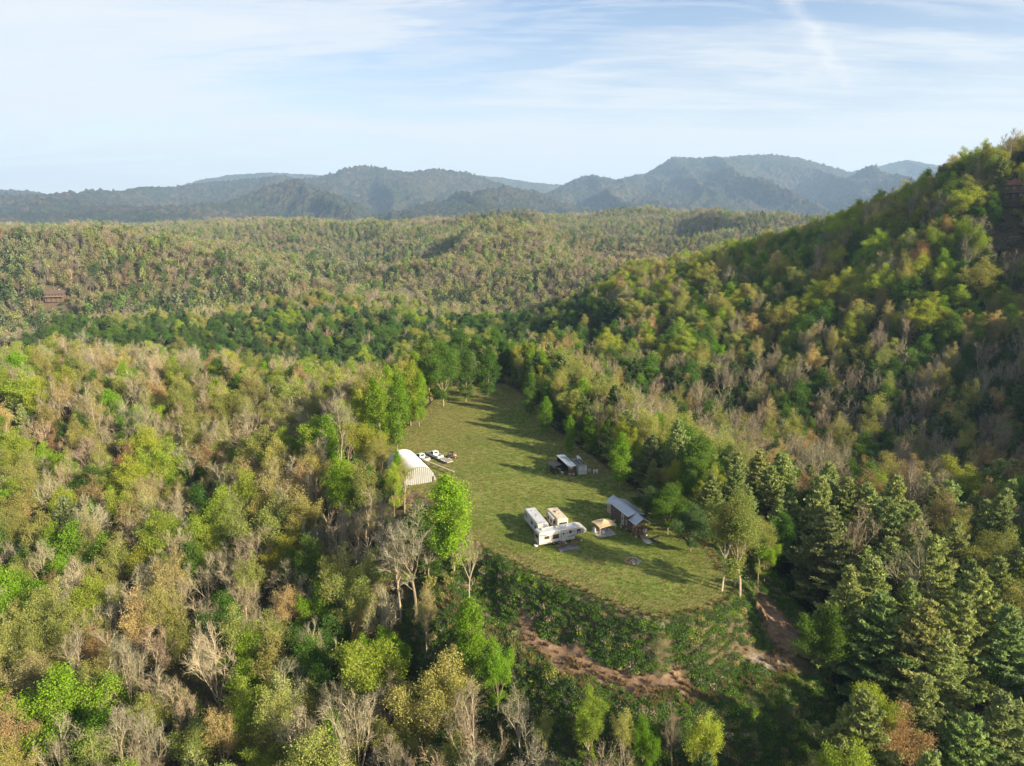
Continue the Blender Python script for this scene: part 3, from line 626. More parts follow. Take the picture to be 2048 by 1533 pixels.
FEATURE = [('poplar', 'lime', 905, 948, 21, 1.15), ('poplar', 'lime', 758, 749, 23, 0.95), ('poplar', 'lime', 789, 747, 23, 0.9), ('poplar', 'yellow', 817, 716, 22, 0.8), ('poplar', 'lime', 699, 717, 20, 0.85), ('green', 'green', 884, 707, 19, 0.95),
    ('budding', 'olive', 856, 698, 20, 0.7), ('poplar', 'lime', 835, 742, 18, 0.8), ('budding', 'tan', 742, 732, 19, 0.7), ('poplar', 'lime', 940, 1200, 16, 1.0), ('green', 'lime', 995, 1308, 12, 0.6), ('poplar', 'lime', 1243, 860, 15, 1.1),
    ('poplar', 'lime', 1405, 925, 12, 0.8), ('pine', 'pine', 1487, 848, 21, 0.95), ('green', 'lime', 1700, 903, 13, 0.8), ('oak', 'olive', 1495, 1016, 17, 1.0), ('budding', 'olive', 1455, 1024, 15, 0.9), ('green', 'green', 1560, 1045, 12, 0.75),
    ('pine', 'pine', 1648, 945, 19, 1.0), ('pine', 'pine', 1664, 1016, 19, 1.2), ('pine', 'pine', 1772, 991, 19, 1.1), ('pine', 'pine', 1825, 1003, 18, 0.9), ('pine', 'pine', 1759, 1106, 19, 1.15), ('pine', 'pine', 1875, 1065, 20, 1.0),
    ('pine', 'pine', 1772, 1188, 18, 1.15), ('pine', 'pine', 1838, 1192, 20, 1.2), ('pine', 'pine', 1953, 1131, 20, 1.0), ('pine', 'pine', 1924, 1185, 19, 0.95), ('pine', 'pine', 2022, 1214, 19, 1.1), ('pine', 'pine', 1895, 1275, 18, 1.25),
    ('pine', 'pine', 1937, 1430, 17, 1.2), ('pine', 'pine', 1846, 1340, 17, 1.1), ('pine', 'pine', 1700, 1130, 18, 0.9), ('green', 'green', 1672, 1243, 12, 0.9), ('green', 'lime', 2025, 1325, 13, 0.8), ('oak', 'yellow', 1405, 1466, 12, 0.75),
    ('oak', 'yellow', 1182, 1412, 13, 0.6), ('budding', 'olive', 1245, 1440, 11, 0.8), ('bare', 'bare', 1040, 1385, 14, 0.8), ('bare', 'bare', 1350, 1432, 11, 0.6), ('green', 'lime', 1290, 1462, 8, 0.8), ('budding', 'olive', 1090, 1440, 10, 0.7),
    ('green', 'lime', 139, 1076, 17, 1.1), ('green', 'lime', 8, 1168, 19, 0.9), ('poplar', 'lime', 75, 1034, 15, 1.1), ('green', 'green', 640, 1258, 13, 1.2), ('green', 'lime', 645, 1195, 14, 0.7), ('oak', 'yellow', 500, 1398, 15, 1.1), ('oak', 'yellow', 690, 1325, 14, 0.7),
    ('green', 'lime', 775, 1285, 12, 0.9), ('oak', 'yellow', 285, 1105, 17, 0.9), ('oak', 'yellow', 300, 870, 19, 1.1), ('budding', 'rust', 187, 970, 17, 1.1), ('green', 'green', 146, 735, 17, 1.1), ('oak', 'olive', 351, 712, 18, 1.0), ('poplar', 'lime', 578, 720, 18, 1.0),
    ('pine', 'dark', 461, 755, 17, 0.9), ('pine', 'dark', 527, 747, 18, 1.1), ('pine', 'dark', 625, 728, 18, 1.0), ('pine', 'pine', 30, 702, 19, 1.1), ('pine', 'pine', 20, 778, 18, 1.2), ('pine', 'pine', 85, 765, 16, 0.9), ('budding', 'tan', 273, 756, 17, 1.0), ('oak', 'tan', 320, 775, 17, 0.9),
    ('oak', 'yellow', 555, 750, 17, 1.0), ('oak', 'yellow', 445, 845, 16, 0.8), ('green', 'lime', 420, 912, 14, 0.7), ('oak', 'yellow', 480, 905, 15, 0.9), ('oak', 'yellow', 575, 875, 15, 0.9), ('bare', 'bare', 400, 785, 20, 1.1), ('bare', 'bare', 160, 775, 21, 1.1),
    ('bare', 'bare', 680, 790, 20, 1.0), ('bare', 'bare', 735, 1015, 17, 1.0), ('bare', 'bare', 760, 1080, 16, 1.0), ('budding', 'tan', 850, 1190, 13, 0.8), ('green', 'lime', 690, 950, 14, 1.0), ('green', 'green', 735, 955, 12, 0.7), ('poplar', 'lime', 790, 900, 13, 0.8), ('budding', 'olive', 806, 928, 12, 0.6),
    ('oak', 'yellow', 786, 940, 12, 0.6), ('bare', 'bare', 270, 1150, 17, 1.0), ('bare', 'bare', 200, 1190, 18, 1.1), ('bare', 'bare', 235, 1270, 18, 1.1), ('bare', 'bare', 490, 1215, 15, 0.8), ('bare', 'bare', 540, 1200, 15, 0.8), ('budding', 'tan', 430, 1320, 14, 0.7),
    ('budding', 'tan', 60, 1330, 17, 1.0), ('oak', 'olive', 345, 1260, 15, 0.9), ('pine', 'olive', 412, 1210, 13, 0.8), ('bare', 'bare', 570, 1140, 17, 1.0), ('bare', 'bare', 440, 1140, 16, 1.1), ('green', 'green', 1545, 1000, 11, 0.9), ('poplar', 'green', 1095, 755, 13, 1.1),
    ('pine', 'dark', 1175, 690, 20, 1.1), ('pine', 'dark', 1130, 650, 22, 1.1), ('pine', 'dark', 1215, 720, 19, 1.1), ('pine', 'pine', 1250, 690, 20, 1.1), ('poplar', 'lime', 1012, 660, 21, 1.0), ('poplar', 'lime', 1210, 655, 20, 1.2), ('poplar', 'green', 930, 700, 19, 1.1),
    ('poplar', 'green', 975, 690, 20, 1.1), ('oak', 'yellow', 1075, 640, 20, 1.1), ('budding', 'rust', 1190, 748, 18, 0.8), ('oak', 'yellow', 1150, 790, 13, 0.8), ('budding', 'olive', 1168, 735, 20, 0.8), ('oak', 'yellow', 1330, 845, 15, 1.0), ('oak', 'tan', 1390, 830, 15, 0.8),
    ('pine', 'pine', 1425, 880, 17, 1.0), ('budding', 'rust', 1478, 960, 13, 0.9), ('pine', 'pine', 1560, 905, 17, 1.0), ('oak', 'yellow', 1530, 950, 15, 1.0), ('bare', 'bare', 940, 1085, 15, 0.7), ('budding', 'olive', 1525, 1050, 13, 0.9), ('green', 'lime', 1535, 1085, 9, 0.7), ('budding', 'olive', 1478, 1060, 11, 0.8),
    ('green', 'lime', 95, 905, 13, 0.8), ('oak', 'yellow', 240, 815, 16, 1.0), ('green', 'lime', 225, 950, 13, 0.7), ('oak', 'yellow', 390, 1010, 14, 0.9), ('green', 'green', 330, 1400, 10, 1.0), ('green', 'lime', 395, 1425, 9, 0.9), ('oak', 'olive', 245, 760, 17, 1.1), ('poplar', 'lime', 655, 745, 17, 0.9),
    ('green', 'lime', 905, 1365, 10, 0.7), ('budding', 'olive', 620, 1020, 15, 1.0), ('oak', 'yellow', 15, 880, 17, 1.0), ('green', 'lime', 1355, 905, 10, 0.9), ('poplar', 'lime', 1140, 830, 12, 0.8), ('poplar', 'lime', 1090, 790, 13, 0.9), ('poplar', 'green', 1060, 745, 15, 0.9), ('oak', 'yellow', 1440, 735, 16, 1.0),
    ('oak', 'yellow', 1620, 640, 17, 1.1), ('green', 'lime', 1830, 735, 13, 0.9), ('oak', 'tan', 1760, 590, 17, 1.1), ('oak', 'yellow', 1920, 580, 17, 1.1), ('oak', 'tan', 1660, 800, 15, 1.0), ('oak', 'olive', 1800, 690, 16, 1.1), ('green', 'green', 1340, 990, 9, 1.2), ('green', 'dark', 1385, 1030, 8, 1.2), ('green', 'dark', 1300, 985, 7, 1.2)]
for k_, c_, px, py, h_, w_ in FEATURE:
    if k_ == 'pine' and py > 900 and px > 1600: h_ *= 1.2; w_ *= 1.08
    x, y, z = drop_top(px, py, h_); add_tree(k_, c_, x, y, h_, w_, z, True)
n_feat = len(TREES)
fx = np.array([q['x'] for q in TREES]); fy = np.array([q['y'] for q in TREES]); fr = np.array([q['h'] * 0.15 * q['s'] / q['sz'] for q in TREES])

CLEAR_PX = [(955, 1085), (1050, 1130), (1190, 1185), (1310, 1228), (1480, 1190), (1560, 1180), (1640, 1310), (1620, 1410), (1500, 1470), (1300, 1440), (1150, 1385), (1030, 1330), (985, 1250)]
FIELD_PX = [(955, 1088), (905, 1040), (882, 985), (800, 985), (778, 905), (840, 830), (895, 772), (1010, 766), (1060, 798), (1112, 862), (1185, 922), (1295, 1000), (1405, 1090), (1475, 1185), (1310, 1236), (1190, 1192), (1050, 1138)]
def in_poly(px, py, poly):
    c = np.zeros(np.shape(px), bool); n = len(poly)
    for i in range(n):
        (ax, ay), (bx, by) = poly[i], poly[(i + 1) % n]
        c ^= ((ay > py) != (by > py)) & (px < (bx - ax) * (py - ay) / (by - ay + 1e-9) + ax)
    return c
def jitter_grid(x0, x1, y0, y1, step):
    nx = int((x1 - x0) / step) + 1; ny = int((y1 - y0) / step) + 1
    X, Y = np.meshgrid(x0 + np.arange(nx) * step, y0 + np.arange(ny) * step)
    X = X + (np.arange(ny) % 2)[:, None] * step * 0.5
    X = X.ravel() + (rng.random(X.size) - 0.5) * step * 0.85; Y = Y.ravel() + (rng.random(Y.size) - 0.5) * step * 0.85
    return X, Y
def species(x, y, n1, n2, d, zg):
    """mix of kinds, by side of the clearing"""
    r = math.hypot(x, y)
    def pick(tab):
        tot = sum(w for _, _, w in tab); u = rng.random() * tot
        for k, c, w in tab:
            u -= w
            if u <= 0: return k, c
        return tab[-1][:2]
    if r > 370 and x < 60:       # valley and middle hills
        low = zg < 2
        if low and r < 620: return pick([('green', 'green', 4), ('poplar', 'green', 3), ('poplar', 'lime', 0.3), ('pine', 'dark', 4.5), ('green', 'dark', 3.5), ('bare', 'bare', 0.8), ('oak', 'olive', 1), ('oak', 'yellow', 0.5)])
        return pick([('bare', 'bare', 3.4 + 2 * n1), ('budding', 'tan', 1.5), ('oak', 'olive', 2.4), ('pine', 'pine', 3.4 * n2), ('pine', 'dark', 1.5 * n2), ('green', 'green', 0.9), ('poplar', 'lime', 0.4), ('oak', 'yellow', 0.7)])
    if x < 0 and y < 330 and not (x > -30 and y > 260):
        return pick([('bare', 'bare', 5.0 + 3.8 * n1), ('budding', 'tan', 1.5), ('budding', 'rust', 0.3), ('budding', 'olive', 2.8), ('oak', 'olive', 1.3), ('oak', 'yellow', 1.9 * (1.4 - n1)), ('green', 'lime', 0.9), ('green', 'green', 0.8), ('poplar', 'lime', 0.7), ('pine', 'pine', 0.3)])
    if x < 130 and y < 172 and x > 30: return pick([('pine', 'pine', 5), ('budding', 'rust', 0.4), ('budding', 'olive', 0.6), ('green', 'green', 0.8), ('oak', 'yellow', 0.5), ('bare', 'bare', 0.4)])
    if d < 34 and y > 150: return pick([('pine', 'pine', 2), ('pine', 'dark', 1.3), ('poplar', 'lime', 0.7), ('budding', 'olive', 2.2), ('oak', 'yellow', 0.9), ('oak', 'olive', 0.8), ('bare', 'bare', 1.2), ('budding', 'tan', 0.6), ('green', 'green', 0.8)])
    if zg < 6 and r < 320: return pick([('bare', 'bare', 3.0), ('pine', 'dark', 1.8), ('budding', 'olive', 1.2), ('green', 'green', 1.3), ('budding', 'tan', 0.8), ('green', 'lime', 0.15)])
    return pick([('oak', 'yellow', 2.8 * (0.5 + n1)), ('oak', 'olive', 2.2), ('budding', 'tan', 0.6), ('oak', 'tan', 0.4), ('bare', 'bare', 2.2 * (0.4 + n2)), ('green', 'green', 2.4), ('green', 'lime', 1.4), ('pine', 'pine', 1.2), ('pine', 'dark', 0.4), ('budding', 'olive', 1.2), ('budding', 'rust', 0.25)])

X, Y = jitter_grid(-330, 420, 40, 700, 5.4)
rr = np.hypot(X, Y); aa = np.degrees(np.arctan2(X, Y))
ok = (rr < 660) & (((np.abs(aa) < 43) & (rr > 55)) | ((X > 0) & (aa < 75) & (rr > 90) & (rr < 330)))
ok &= rng.random(len(X)) < np.where(rr > 330, 0.75, 0.93)
X, Y = X[ok], Y[ok]; Zg, dd, ff = ground(X, Y, True)
ok = (dd > 2.0) & ~((ff > 0.5) & (dd < 27))
ok &= ((X[:, None] - fx) ** 2 + (Y[:, None] - fy) ** 2 > (fr + 1.2) ** 2).all(1)
ok &= ~near_house(X, Y)
X, Y, Zg, dd = X[ok], Y[ok], Zg[ok], dd[ok]
N1 = vnoise(X / 38.0, Y / 38.0, 81); N2 = vnoise(X / 60.0 + 50, Y / 60.0, 83)
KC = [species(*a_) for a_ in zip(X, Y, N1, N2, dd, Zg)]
HT = np.array([{'bare': 18.5, 'budding': 17.5, 'oak': 17.5, 'green': 15, 'poplar': 18.5, 'pine': 19}[k_] for k_, _ in KC]) * (0.74 + 0.46 * rng.random(len(X)))
HT = HT * (1 + 0.18 * sstep(260, 420, np.hypot(X, Y)))
HT = np.where(dd < 9, HT * (0.55 + 0.045 * dd), HT)
# keep sight lines to the clearing and its bank open, as they are in the photo
bad = np.zeros(len(X), bool)
for fz in (1.0, 0.8, 0.6, 0.35):
    px, py, dep = proj(X, Y, Zg + HT * fz); w_ = 0.16 * HT * FPX / dep * (0.55 if fz == 1.0 else 1.0) * np.where(Y > 185, 0.3, 1.0)
    for ox in (-1, 0, 1):
        bad |= in_poly(px + ox * w_, py, FIELD_PX) & (dd < 130) & (Y < 245)
        bad |= in_poly(px + ox * w_, py, CLEAR_PX) & (Y < 118)
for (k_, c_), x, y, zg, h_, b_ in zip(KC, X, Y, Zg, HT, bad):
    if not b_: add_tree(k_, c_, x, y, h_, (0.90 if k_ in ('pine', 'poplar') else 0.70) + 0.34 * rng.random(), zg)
for i in range(len(FIELD)):
    a_, b_ = FIELD[i], FIELD[(i + 1) % len(FIELD)]; e_ = b_ - a_; L_e = np.linalg.norm(e_); nrm_ = np.array([e_[1], -e_[0]]) / L_e
    if field_distance(np.array([(a_ + b_)[0] / 2 + nrm_[0]]), np.array([(a_ + b_)[1] / 2 + nrm_[1]]))[0][0] < 0: nrm_ = -nrm_
    for row in range(2):
        for u in np.arange(0.0, L_e, 4.2):
            q_ = a_ + e_ * (u + rng.random() * 2.0) / L_e + nrm_ * (2.6 + 3.6 * row + rng.random() * 1.8 + (5.0 if (a_[1] + b_[1]) / 2 > 268 else 0))
            left_ = q_[0] < 0 and q_[1] > 196; far_ = q_[1] > 272; right_ = q_[0] > 0 and q_[1] > 140
            if not (left_ or right_ or far_) or rng.random() < 0.12: continue
            tab = [('poplar', 'lime'), ('poplar', 'lime'), ('poplar', 'yellow'), ('green', 'green'), ('budding', 'olive')] if left_ and not far_ else [('poplar', 'green'), ('green', 'green'), ('poplar', 'lime'), ('poplar', 'lime')] if far_ else [('budding', 'olive'), ('pine', 'pine'), ('poplar', 'lime'), ('pine', 'dark'), ('green', 'green'), ('oak', 'yellow'), ('budding', 'tan')]
            k_, c_ = tab[rng.integers(len(tab))]; h_ = (11 + 5 * row + 4 * rng.random()) * (1.1 if far_ or left_ else 0.5 if q_[1] < 190 else 0.68)
            add_tree(k_, c_, q_[0], q_[1], h_, 0.8 + 0.25 * rng.random(), None)
print('trees', len(TREES), 'features', n_feat)

# size in the picture decides which trees stand as single things
def pix(q):
    px, py, dep = proj(q['x'], q['y'], q['z'] + q['h'] * 0.7)
    q['px'], q['py'] = float(px), float(py); q['pix'] = float(q['h'] * FPX / max(dep, 1)) if -60 < px < 2108 and dep > 0 and -80 < py < 1640 else 0.0
for q in TREES: pix(q)
N_SINGLE = 330
order = sorted(range(len(TREES)), key=lambda i: -(TREES[i]['pix'] * (1.6 if TREES[i]['placed'] else 1.0)))
# only trees that show: the nearest few in each small cell of the picture
cells = {}
single = []
for i in order:
    q = TREES[i]
    if q['pix'] <= 0 or not (-20 < q['px'] < 2068 and 250 < q['py'] < 1560): continue
    if len(single) >= N_SINGLE: break
    single.append(i)
single_set = set(single)
NAMES = {'bare': ('bare_tree', 'bare tree'), 'budding': ('budding_tree', 'budding tree'), 'oak': ('oak_tree', 'oak tree'), 'green': ('maple_tree', 'leafy tree'), 'poplar': ('poplar_tree', 'poplar tree'), 'pine': ('pine_tree', 'pine tree')}
ADJ = {('bare', 'bare'): 'leafless grey-brown tree', ('budding', 'tan'): 'tan budding tree', ('budding', 'rust'): 'rust-orange budding tree', ('budding', 'olive'): 'thin olive budding tree', ('oak', 'olive'): 'olive-green oak', ('oak', 'yellow'): 'yellow-green oak', ('oak', 'tan'): 'tan-gold oak',
       ('green', 'lime'): 'bright lime-green tree', ('green', 'green'): 'dark green leafy tree', ('poplar', 'lime'): 'tall lime-green poplar', ('poplar', 'yellow'): 'tall yellow-green poplar', ('poplar', 'green'): 'tall mid-green poplar', ('pine', 'pine'): 'blue-green pine', ('pine', 'dark'): 'dark green pine', ('pine', 'olive'): 'olive pine', ('green', 'dark'): 'squat blackish-green evergreen'}
def region(q):
    x, y = q['px'], q['py']
    if x < 1000:
        if y > 1360: return 'at the bottom left corner' if x < 330 else 'along the bottom edge, left part' if x < 680 else 'below the left end of the bank'
        if y > 1180: return 'low on the left edge' if x < 330 else 'in the lower left woods' if x < 680 else 'left of the earth bank'
        if y > 1000: return 'half way down the left edge' if x < 330 else 'in the left woods below the barn' if x < 680 else 'between barn and bank'
        if y > 850: return 'on the left edge above the middle' if x < 330 else 'in the woods left of the barn' if x < 640 else 'right beside the white barn'
        return 'on the left spur crest' if x < 400 else 'behind the woods left of the barn' if x < 700 else 'at the left side of the far field end'
    if y < 780: return 'at the right side of the far field end' if x < 1330 else 'on the right hillside'
    if y < 960: return 'behind the solar container' if x < 1320 else 'in the hollow right of the field' if x < 1620 else 'at the foot of the right hillside'
    if y < 1130: return 'beside the tiny house edge of the field' if x < 1600 else 'in the pine stand right of the field'
    if y < 1330: return 'right of the earth track' if x > 1500 else 'on the bank'
    return 'in the bottom right corner' if x > 1560 else 'at the foot of the bank'
ORD = ['first', 'second', 'third', 'fourth', 'fifth', 'sixth', 'seventh', 'eighth', 'ninth', 'tenth'] + ['%dth' % i for i in range(11, 21)] + ['21st', '22nd', '23rd'] + ['%dth' % i for i in range(24, 40)]
groups = {}
for i in single: groups.setdefault((ADJ[(TREES[i]['kind'], TREES[i]['cname'])], region(TREES[i])), []).append(i)
for (adj, reg), ids in groups.items():
    ids.sort(key=lambda i: TREES[i]['px'])
    for n_, i in enumerate(ids):
        q = TREES[i]; nm, cat = NAMES[q['kind']]
        lab = adj + ' ' + reg if len(ids) == 1 else '%s from left, %s %s' % (ORD[n_], adj, reg)
        root = bpy.data.objects.new(nm, None); COL.objects.link(root); root.empty_display_size = 0.5
        root.location = (q['x'], q['y'], q['z']); root.rotation_euler = (0, 0, q['rot']); root.scale = (q['s'], q['s'], q['sz'])
        tag(root, lab, cat, adj + 's')
        to, co = PROTO[q['kind']][q['var']]
        a = to.copy(); a.name = 'trunk'; COL.objects.link(a); a.parent = root
        b = co.copy(); b.name = 'crown'; COL.objects.link(b); b.parent = root; b['leaf_color'] = (*q['tint'], 1.0)

# ------------------------------------------------------------------ the rest of the woods: masses
def scatter(name, label, cat, items):
    """items: (proto index, x, y, z, rotz, sx, sz, tint)"""
    if not items: return
    me = bpy.data.meshes.new(name); me.vertices.add(len(items)); me.vertices.foreach_set('co', np.array([(i[1], i[2], i[3]) for i in items], np.float32).ravel())
    a = me.attributes.new('kind', 'INT', 'POINT'); a.data.foreach_set('value', np.array([i[0] for i in items], np.int32))
    a = me.attributes.new('turn', 'FLOAT_VECTOR', 'POINT'); a.data.foreach_set('vector', np.array([(0, 0, i[4]) for i in items], np.float32).ravel())
    a = me.attributes.new('size', 'FLOAT_VECTOR', 'POINT'); a.data.foreach_set('vector', np.array([(i[5], i[5], i[6]) for i in items], np.float32).ravel())
    a = me.attributes.new('leaf_color', 'FLOAT_COLOR', 'POINT'); a.data.foreach_set('color', np.array([(*i[7], 1.0) for i in items], np.float32).ravel())
    o = link(name, me); tag(o, label, cat, None, 'stuff')
    ng = bpy.data.node_groups.new(name + '_scatter', 'GeometryNodeTree')
    ng.interface.new_socket('Geometry', in_out='INPUT', socket_type='NodeSocketGeometry'); ng.interface.new_socket('Geometry', in_out='OUTPUT', socket_type='NodeSocketGeometry')
    gi = ng.nodes.new('NodeGroupInput'); go = ng.nodes.new('NodeGroupOutput'); L = ng.links.new
    def named(n_, typ):
        q = ng.nodes.new('GeometryNodeInputNamedAttribute'); q.data_type = typ; q.inputs[0].default_value = n_; return q.outputs[0]
    kd = named('kind', 'INT'); tn = named('turn', 'FLOAT_VECTOR'); sz = named('size', 'FLOAT_VECTOR')
    e2r = ng.nodes.new('FunctionNodeEulerToRotation'); L(tn, e2r.inputs[0])
    jo = ng.nodes.new('GeometryNodeJoinGeometry')
    for k in sorted(set(i[0] for i in items)):
        to, co = PROTO[FLAT[k][0]][FLAT[k][1]]
        jj = ng.nodes.new('GeometryNodeJoinGeometry')
        for ob in (to, co):
            if ob is None: continue
            oi = ng.nodes.new('GeometryNodeObjectInfo'); oi.inputs['Object'].default_value = ob; L(oi.outputs['Geometry'], jj.inputs[0])
        cm = ng.nodes.new('FunctionNodeCompare'); cm.data_type = 'INT'; cm.operation = 'EQUAL'; L(kd, cm.inputs[2]); cm.inputs[3].default_value = k
        ip = ng.nodes.new('GeometryNodeInstanceOnPoints'); L(gi.outputs[0], ip.inputs['Points']); L(cm.outputs[0], ip.inputs['Selection']); L(jj.outputs[0], ip.inputs['Instance'])
        L(e2r.outputs[0], ip.inputs['Rotation']); L(sz, ip.inputs['Scale']); L(ip.outputs[0], jo.inputs[0])
    L(jo.outputs[0], go.inputs[0])
    md = o.modifiers.new('scatter', 'NODES'); md.node_group = ng
    return o
mass = {'left': [], 'right': [], 'valley': []}
for i, q in enumerate(TREES):
    if i in single_set: continue
    rr_ = math.hypot(q['x'], q['y'])
    side = 'valley' if rr_ > 330 and q['x'] < 60 else 'left' if q['x'] < 0 else 'right'
    mass[side].append((FIDX[(q['kind'], q['var'])], q['x'], q['y'], q['z'], q['rot'], q['s'], q['sz'], q['tint']))
scatter('forest', 'dense spring woods filling the left slope behind the front trees', 'forest', mass['left'])
scatter('forest', 'dense woods covering the right hillside up to its crest', 'forest', mass['right'])
scatter('forest', 'shaded green woods in the valley beyond the field end', 'forest', mass['valley'])

# far woods on the middle hills
items = []
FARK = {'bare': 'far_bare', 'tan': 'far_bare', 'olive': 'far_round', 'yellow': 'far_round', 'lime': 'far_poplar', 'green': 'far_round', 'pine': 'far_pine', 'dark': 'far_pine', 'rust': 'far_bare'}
for r0, r1, st, sc_ in ((655, 1150, 7.0, 1.05), (1150, 1900, 8.6, 1.12), (1900, 3000, 15.0, 1.6)):
    X, Y = jitter_grid(-r1 * 0.9, r1 * 0.9, r0 * 0.6, r1, st); rr = np.hypot(X, Y); aa = np.degrees(np.arctan2(X, Y)); ok = (rr >= r0) & (rr < r1) & (np.abs(aa) < 42) & ~near_house(X, Y)
    X, Y = X[ok], Y[ok]; Zg = ground(X, Y)
    g1 = np.clip(fbm(X / 130.0, Y / 130.0, 91, 3) * 1.6 + 0.5, 0, 1); g2 = np.clip(fbm(X / 190.0, Y / 190.0, 93, 3) * 1.8 + 0.45, 0, 1); rv = np.clip(0.5 + (rng.random(len(X)) - 0.5) * 0.85 + fbm(X / 55.0, Y / 55.0, 97, 2) * 0.55, 0.001, 0.999)
    names = ['bare', 'tan', 'olive', 'yellow', 'lime', 'green', 'pine', 'dark', 'rust']
    low = np.clip((30 - Zg) / 40, 0, 1)
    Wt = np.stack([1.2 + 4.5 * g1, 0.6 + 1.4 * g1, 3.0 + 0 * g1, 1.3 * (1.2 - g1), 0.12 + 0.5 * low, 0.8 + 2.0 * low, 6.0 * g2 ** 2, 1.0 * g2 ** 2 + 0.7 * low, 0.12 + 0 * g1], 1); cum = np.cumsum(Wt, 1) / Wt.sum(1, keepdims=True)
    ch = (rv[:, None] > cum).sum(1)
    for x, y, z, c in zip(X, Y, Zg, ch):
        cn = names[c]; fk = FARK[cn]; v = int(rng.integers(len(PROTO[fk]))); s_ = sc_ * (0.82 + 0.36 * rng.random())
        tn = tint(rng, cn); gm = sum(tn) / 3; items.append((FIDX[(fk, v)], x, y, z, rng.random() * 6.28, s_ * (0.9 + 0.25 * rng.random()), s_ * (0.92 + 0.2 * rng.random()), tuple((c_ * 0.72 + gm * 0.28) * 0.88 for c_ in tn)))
print('far', len(items))
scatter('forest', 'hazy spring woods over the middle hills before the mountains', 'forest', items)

# understorey, bank cover and dead grass
items = []
X, Y = jitter_grid(-150, 190, 60, 300, 4.2); aa = np.degrees(np.arctan2(X, Y)); Zg, dd, ff = ground(X, Y, True)
ok = (np.abs(aa) < 42) & (dd > 1.2) & ~((ff > 0.5) & (dd < 26)) & (rng.random(len(X)) < np.where(dd < 7, 0.9, 0.35)); X, Y, Zg, dd = X[ok], Y[ok], Zg[ok], dd[ok]
for x, y, z, d_ in zip(X, Y, Zg, dd):
    cn = ['green', 'olive', 'bare', 'lime', 'dark', 'tan'][rng.choice(6, p=[0.34, 0.2, 0.16, 0.06, 0.18, 0.06])]; s_ = 0.6 + 1.1 * rng.random()
    items.append((FIDX[('bush', int(rng.integers(2)))], x, y, z, rng.random() * 6.28, s_, s_ * (0.8 + 0.6 * rng.random()), tint(rng, cn)))
for hq in HOUSES[:2]:
    hr = math.hypot(hq[1], hq[2])
    for _ in range(70):
        al_ = -rng.random() * 40 - 9; ac_ = (rng.random() - 0.5) * hq[5] * 2.2
        if rng.random() < 0.3: al_ = 8 + rng.random() * 10
        x = hq[1] + al_ * hq[1] / hr - ac_ * hq[2] / hr; y = hq[2] + al_ * hq[2] / hr + ac_ * hq[1] / hr; s_ = 1.0 + 1.1 * rng.random()
        items.append((FIDX[('bush', int(rng.integers(2)))], x, y, gpt(x, y), rng.random() * 6.28, s_, s_ * 0.9, tint(rng, ['olive', 'green', 'dark', 'bare'][int(rng.integers(4))])))
scatter('undergrowth', 'low bushes and saplings growing under the woods', 'undergrowth', items)
items = []; tufts = []
X, Y = jitter_grid(-22, 64, 78, 140, 0.52); Zg, dd, ff = ground(X, Y, True)
n1 = fbm(X / 4, Y / 4, 61, 3) * 2.5; n2 = fbm(X / 6, Y / 6, 111, 3)
on_strip = (dd + n1 > 6.2) & (dd + n1 < 11.3) & (X > 1.0) & (X < 29) | (np.hypot((X - 43.5) / 5.5, (Y - 104.2) / 2.6) < 1) | (np.hypot((X - 47.5) / 4.0, (Y - 114) / 12) < 1)
ok = (dd > 0.3) & (ff > 0.35) & (dd < 34) & ~on_strip
for x, y, z, d_ in zip(X[ok], Y[ok], Zg[ok], dd[ok]):
    if rng.random() < 0.12: continue
    u = rng.random(); cn = 'green' if u < 0.46 else 'dark' if u < 0.84 else 'lime' if u < 0.87 else 'olive' if u < 0.94 else 'bare'; pn = vnoise(np.array([x / 3.1]), np.array([y / 3.1]), 151)[0]; s_ = (0.50 + 0.40 * rng.random() + 0.45 * pn * pn) * (0.55 if d_ < 1.5 else 1)
    if pn < 0.15 and rng.random() < 0.5: continue
    tn = tint(rng, cn); items.append((FIDX[('cover', int(rng.integers(3)))], x, y, z, rng.random() * 6.28, s_, s_ * (0.7 + 0.9 * rng.random()), tn))
scatter('ground_cover', 'tangled green vines and weeds covering the steep bank', 'ground cover', items)
for x, y, z, d_, s0 in zip(X, Y, Zg, dd, on_strip):
    p_ = 0.22 if s0 and d_ > 8.5 else 0.04 if s0 else 0.22 if -0.7 < d_ < 0.9 else 0.22 if 9.5 < d_ < 13.5 else 0
    if x > 46 or rng.random() > p_ * 1.6: continue
    tn = (0.30, 0.22, 0.11) if d_ > 1.5 or rng.random() < 0.5 else (0.13, 0.14, 0.04); k = 0.7 + 0.5 * rng.random()
    tufts.append((FIDX[('tuft', int(rng.integers(2)))], x, y, z, rng.random() * 6.28, 0.7 + 0.5 * rng.random(), (0.5 + 0.7 * rng.random()) * (0.5 if d_ < 1.5 else 1), tuple(c * k for c in tn)))
scatter('dead_grass', 'straw coloured tufts of dead grass along the terrace and bank rim', 'grass', tufts)

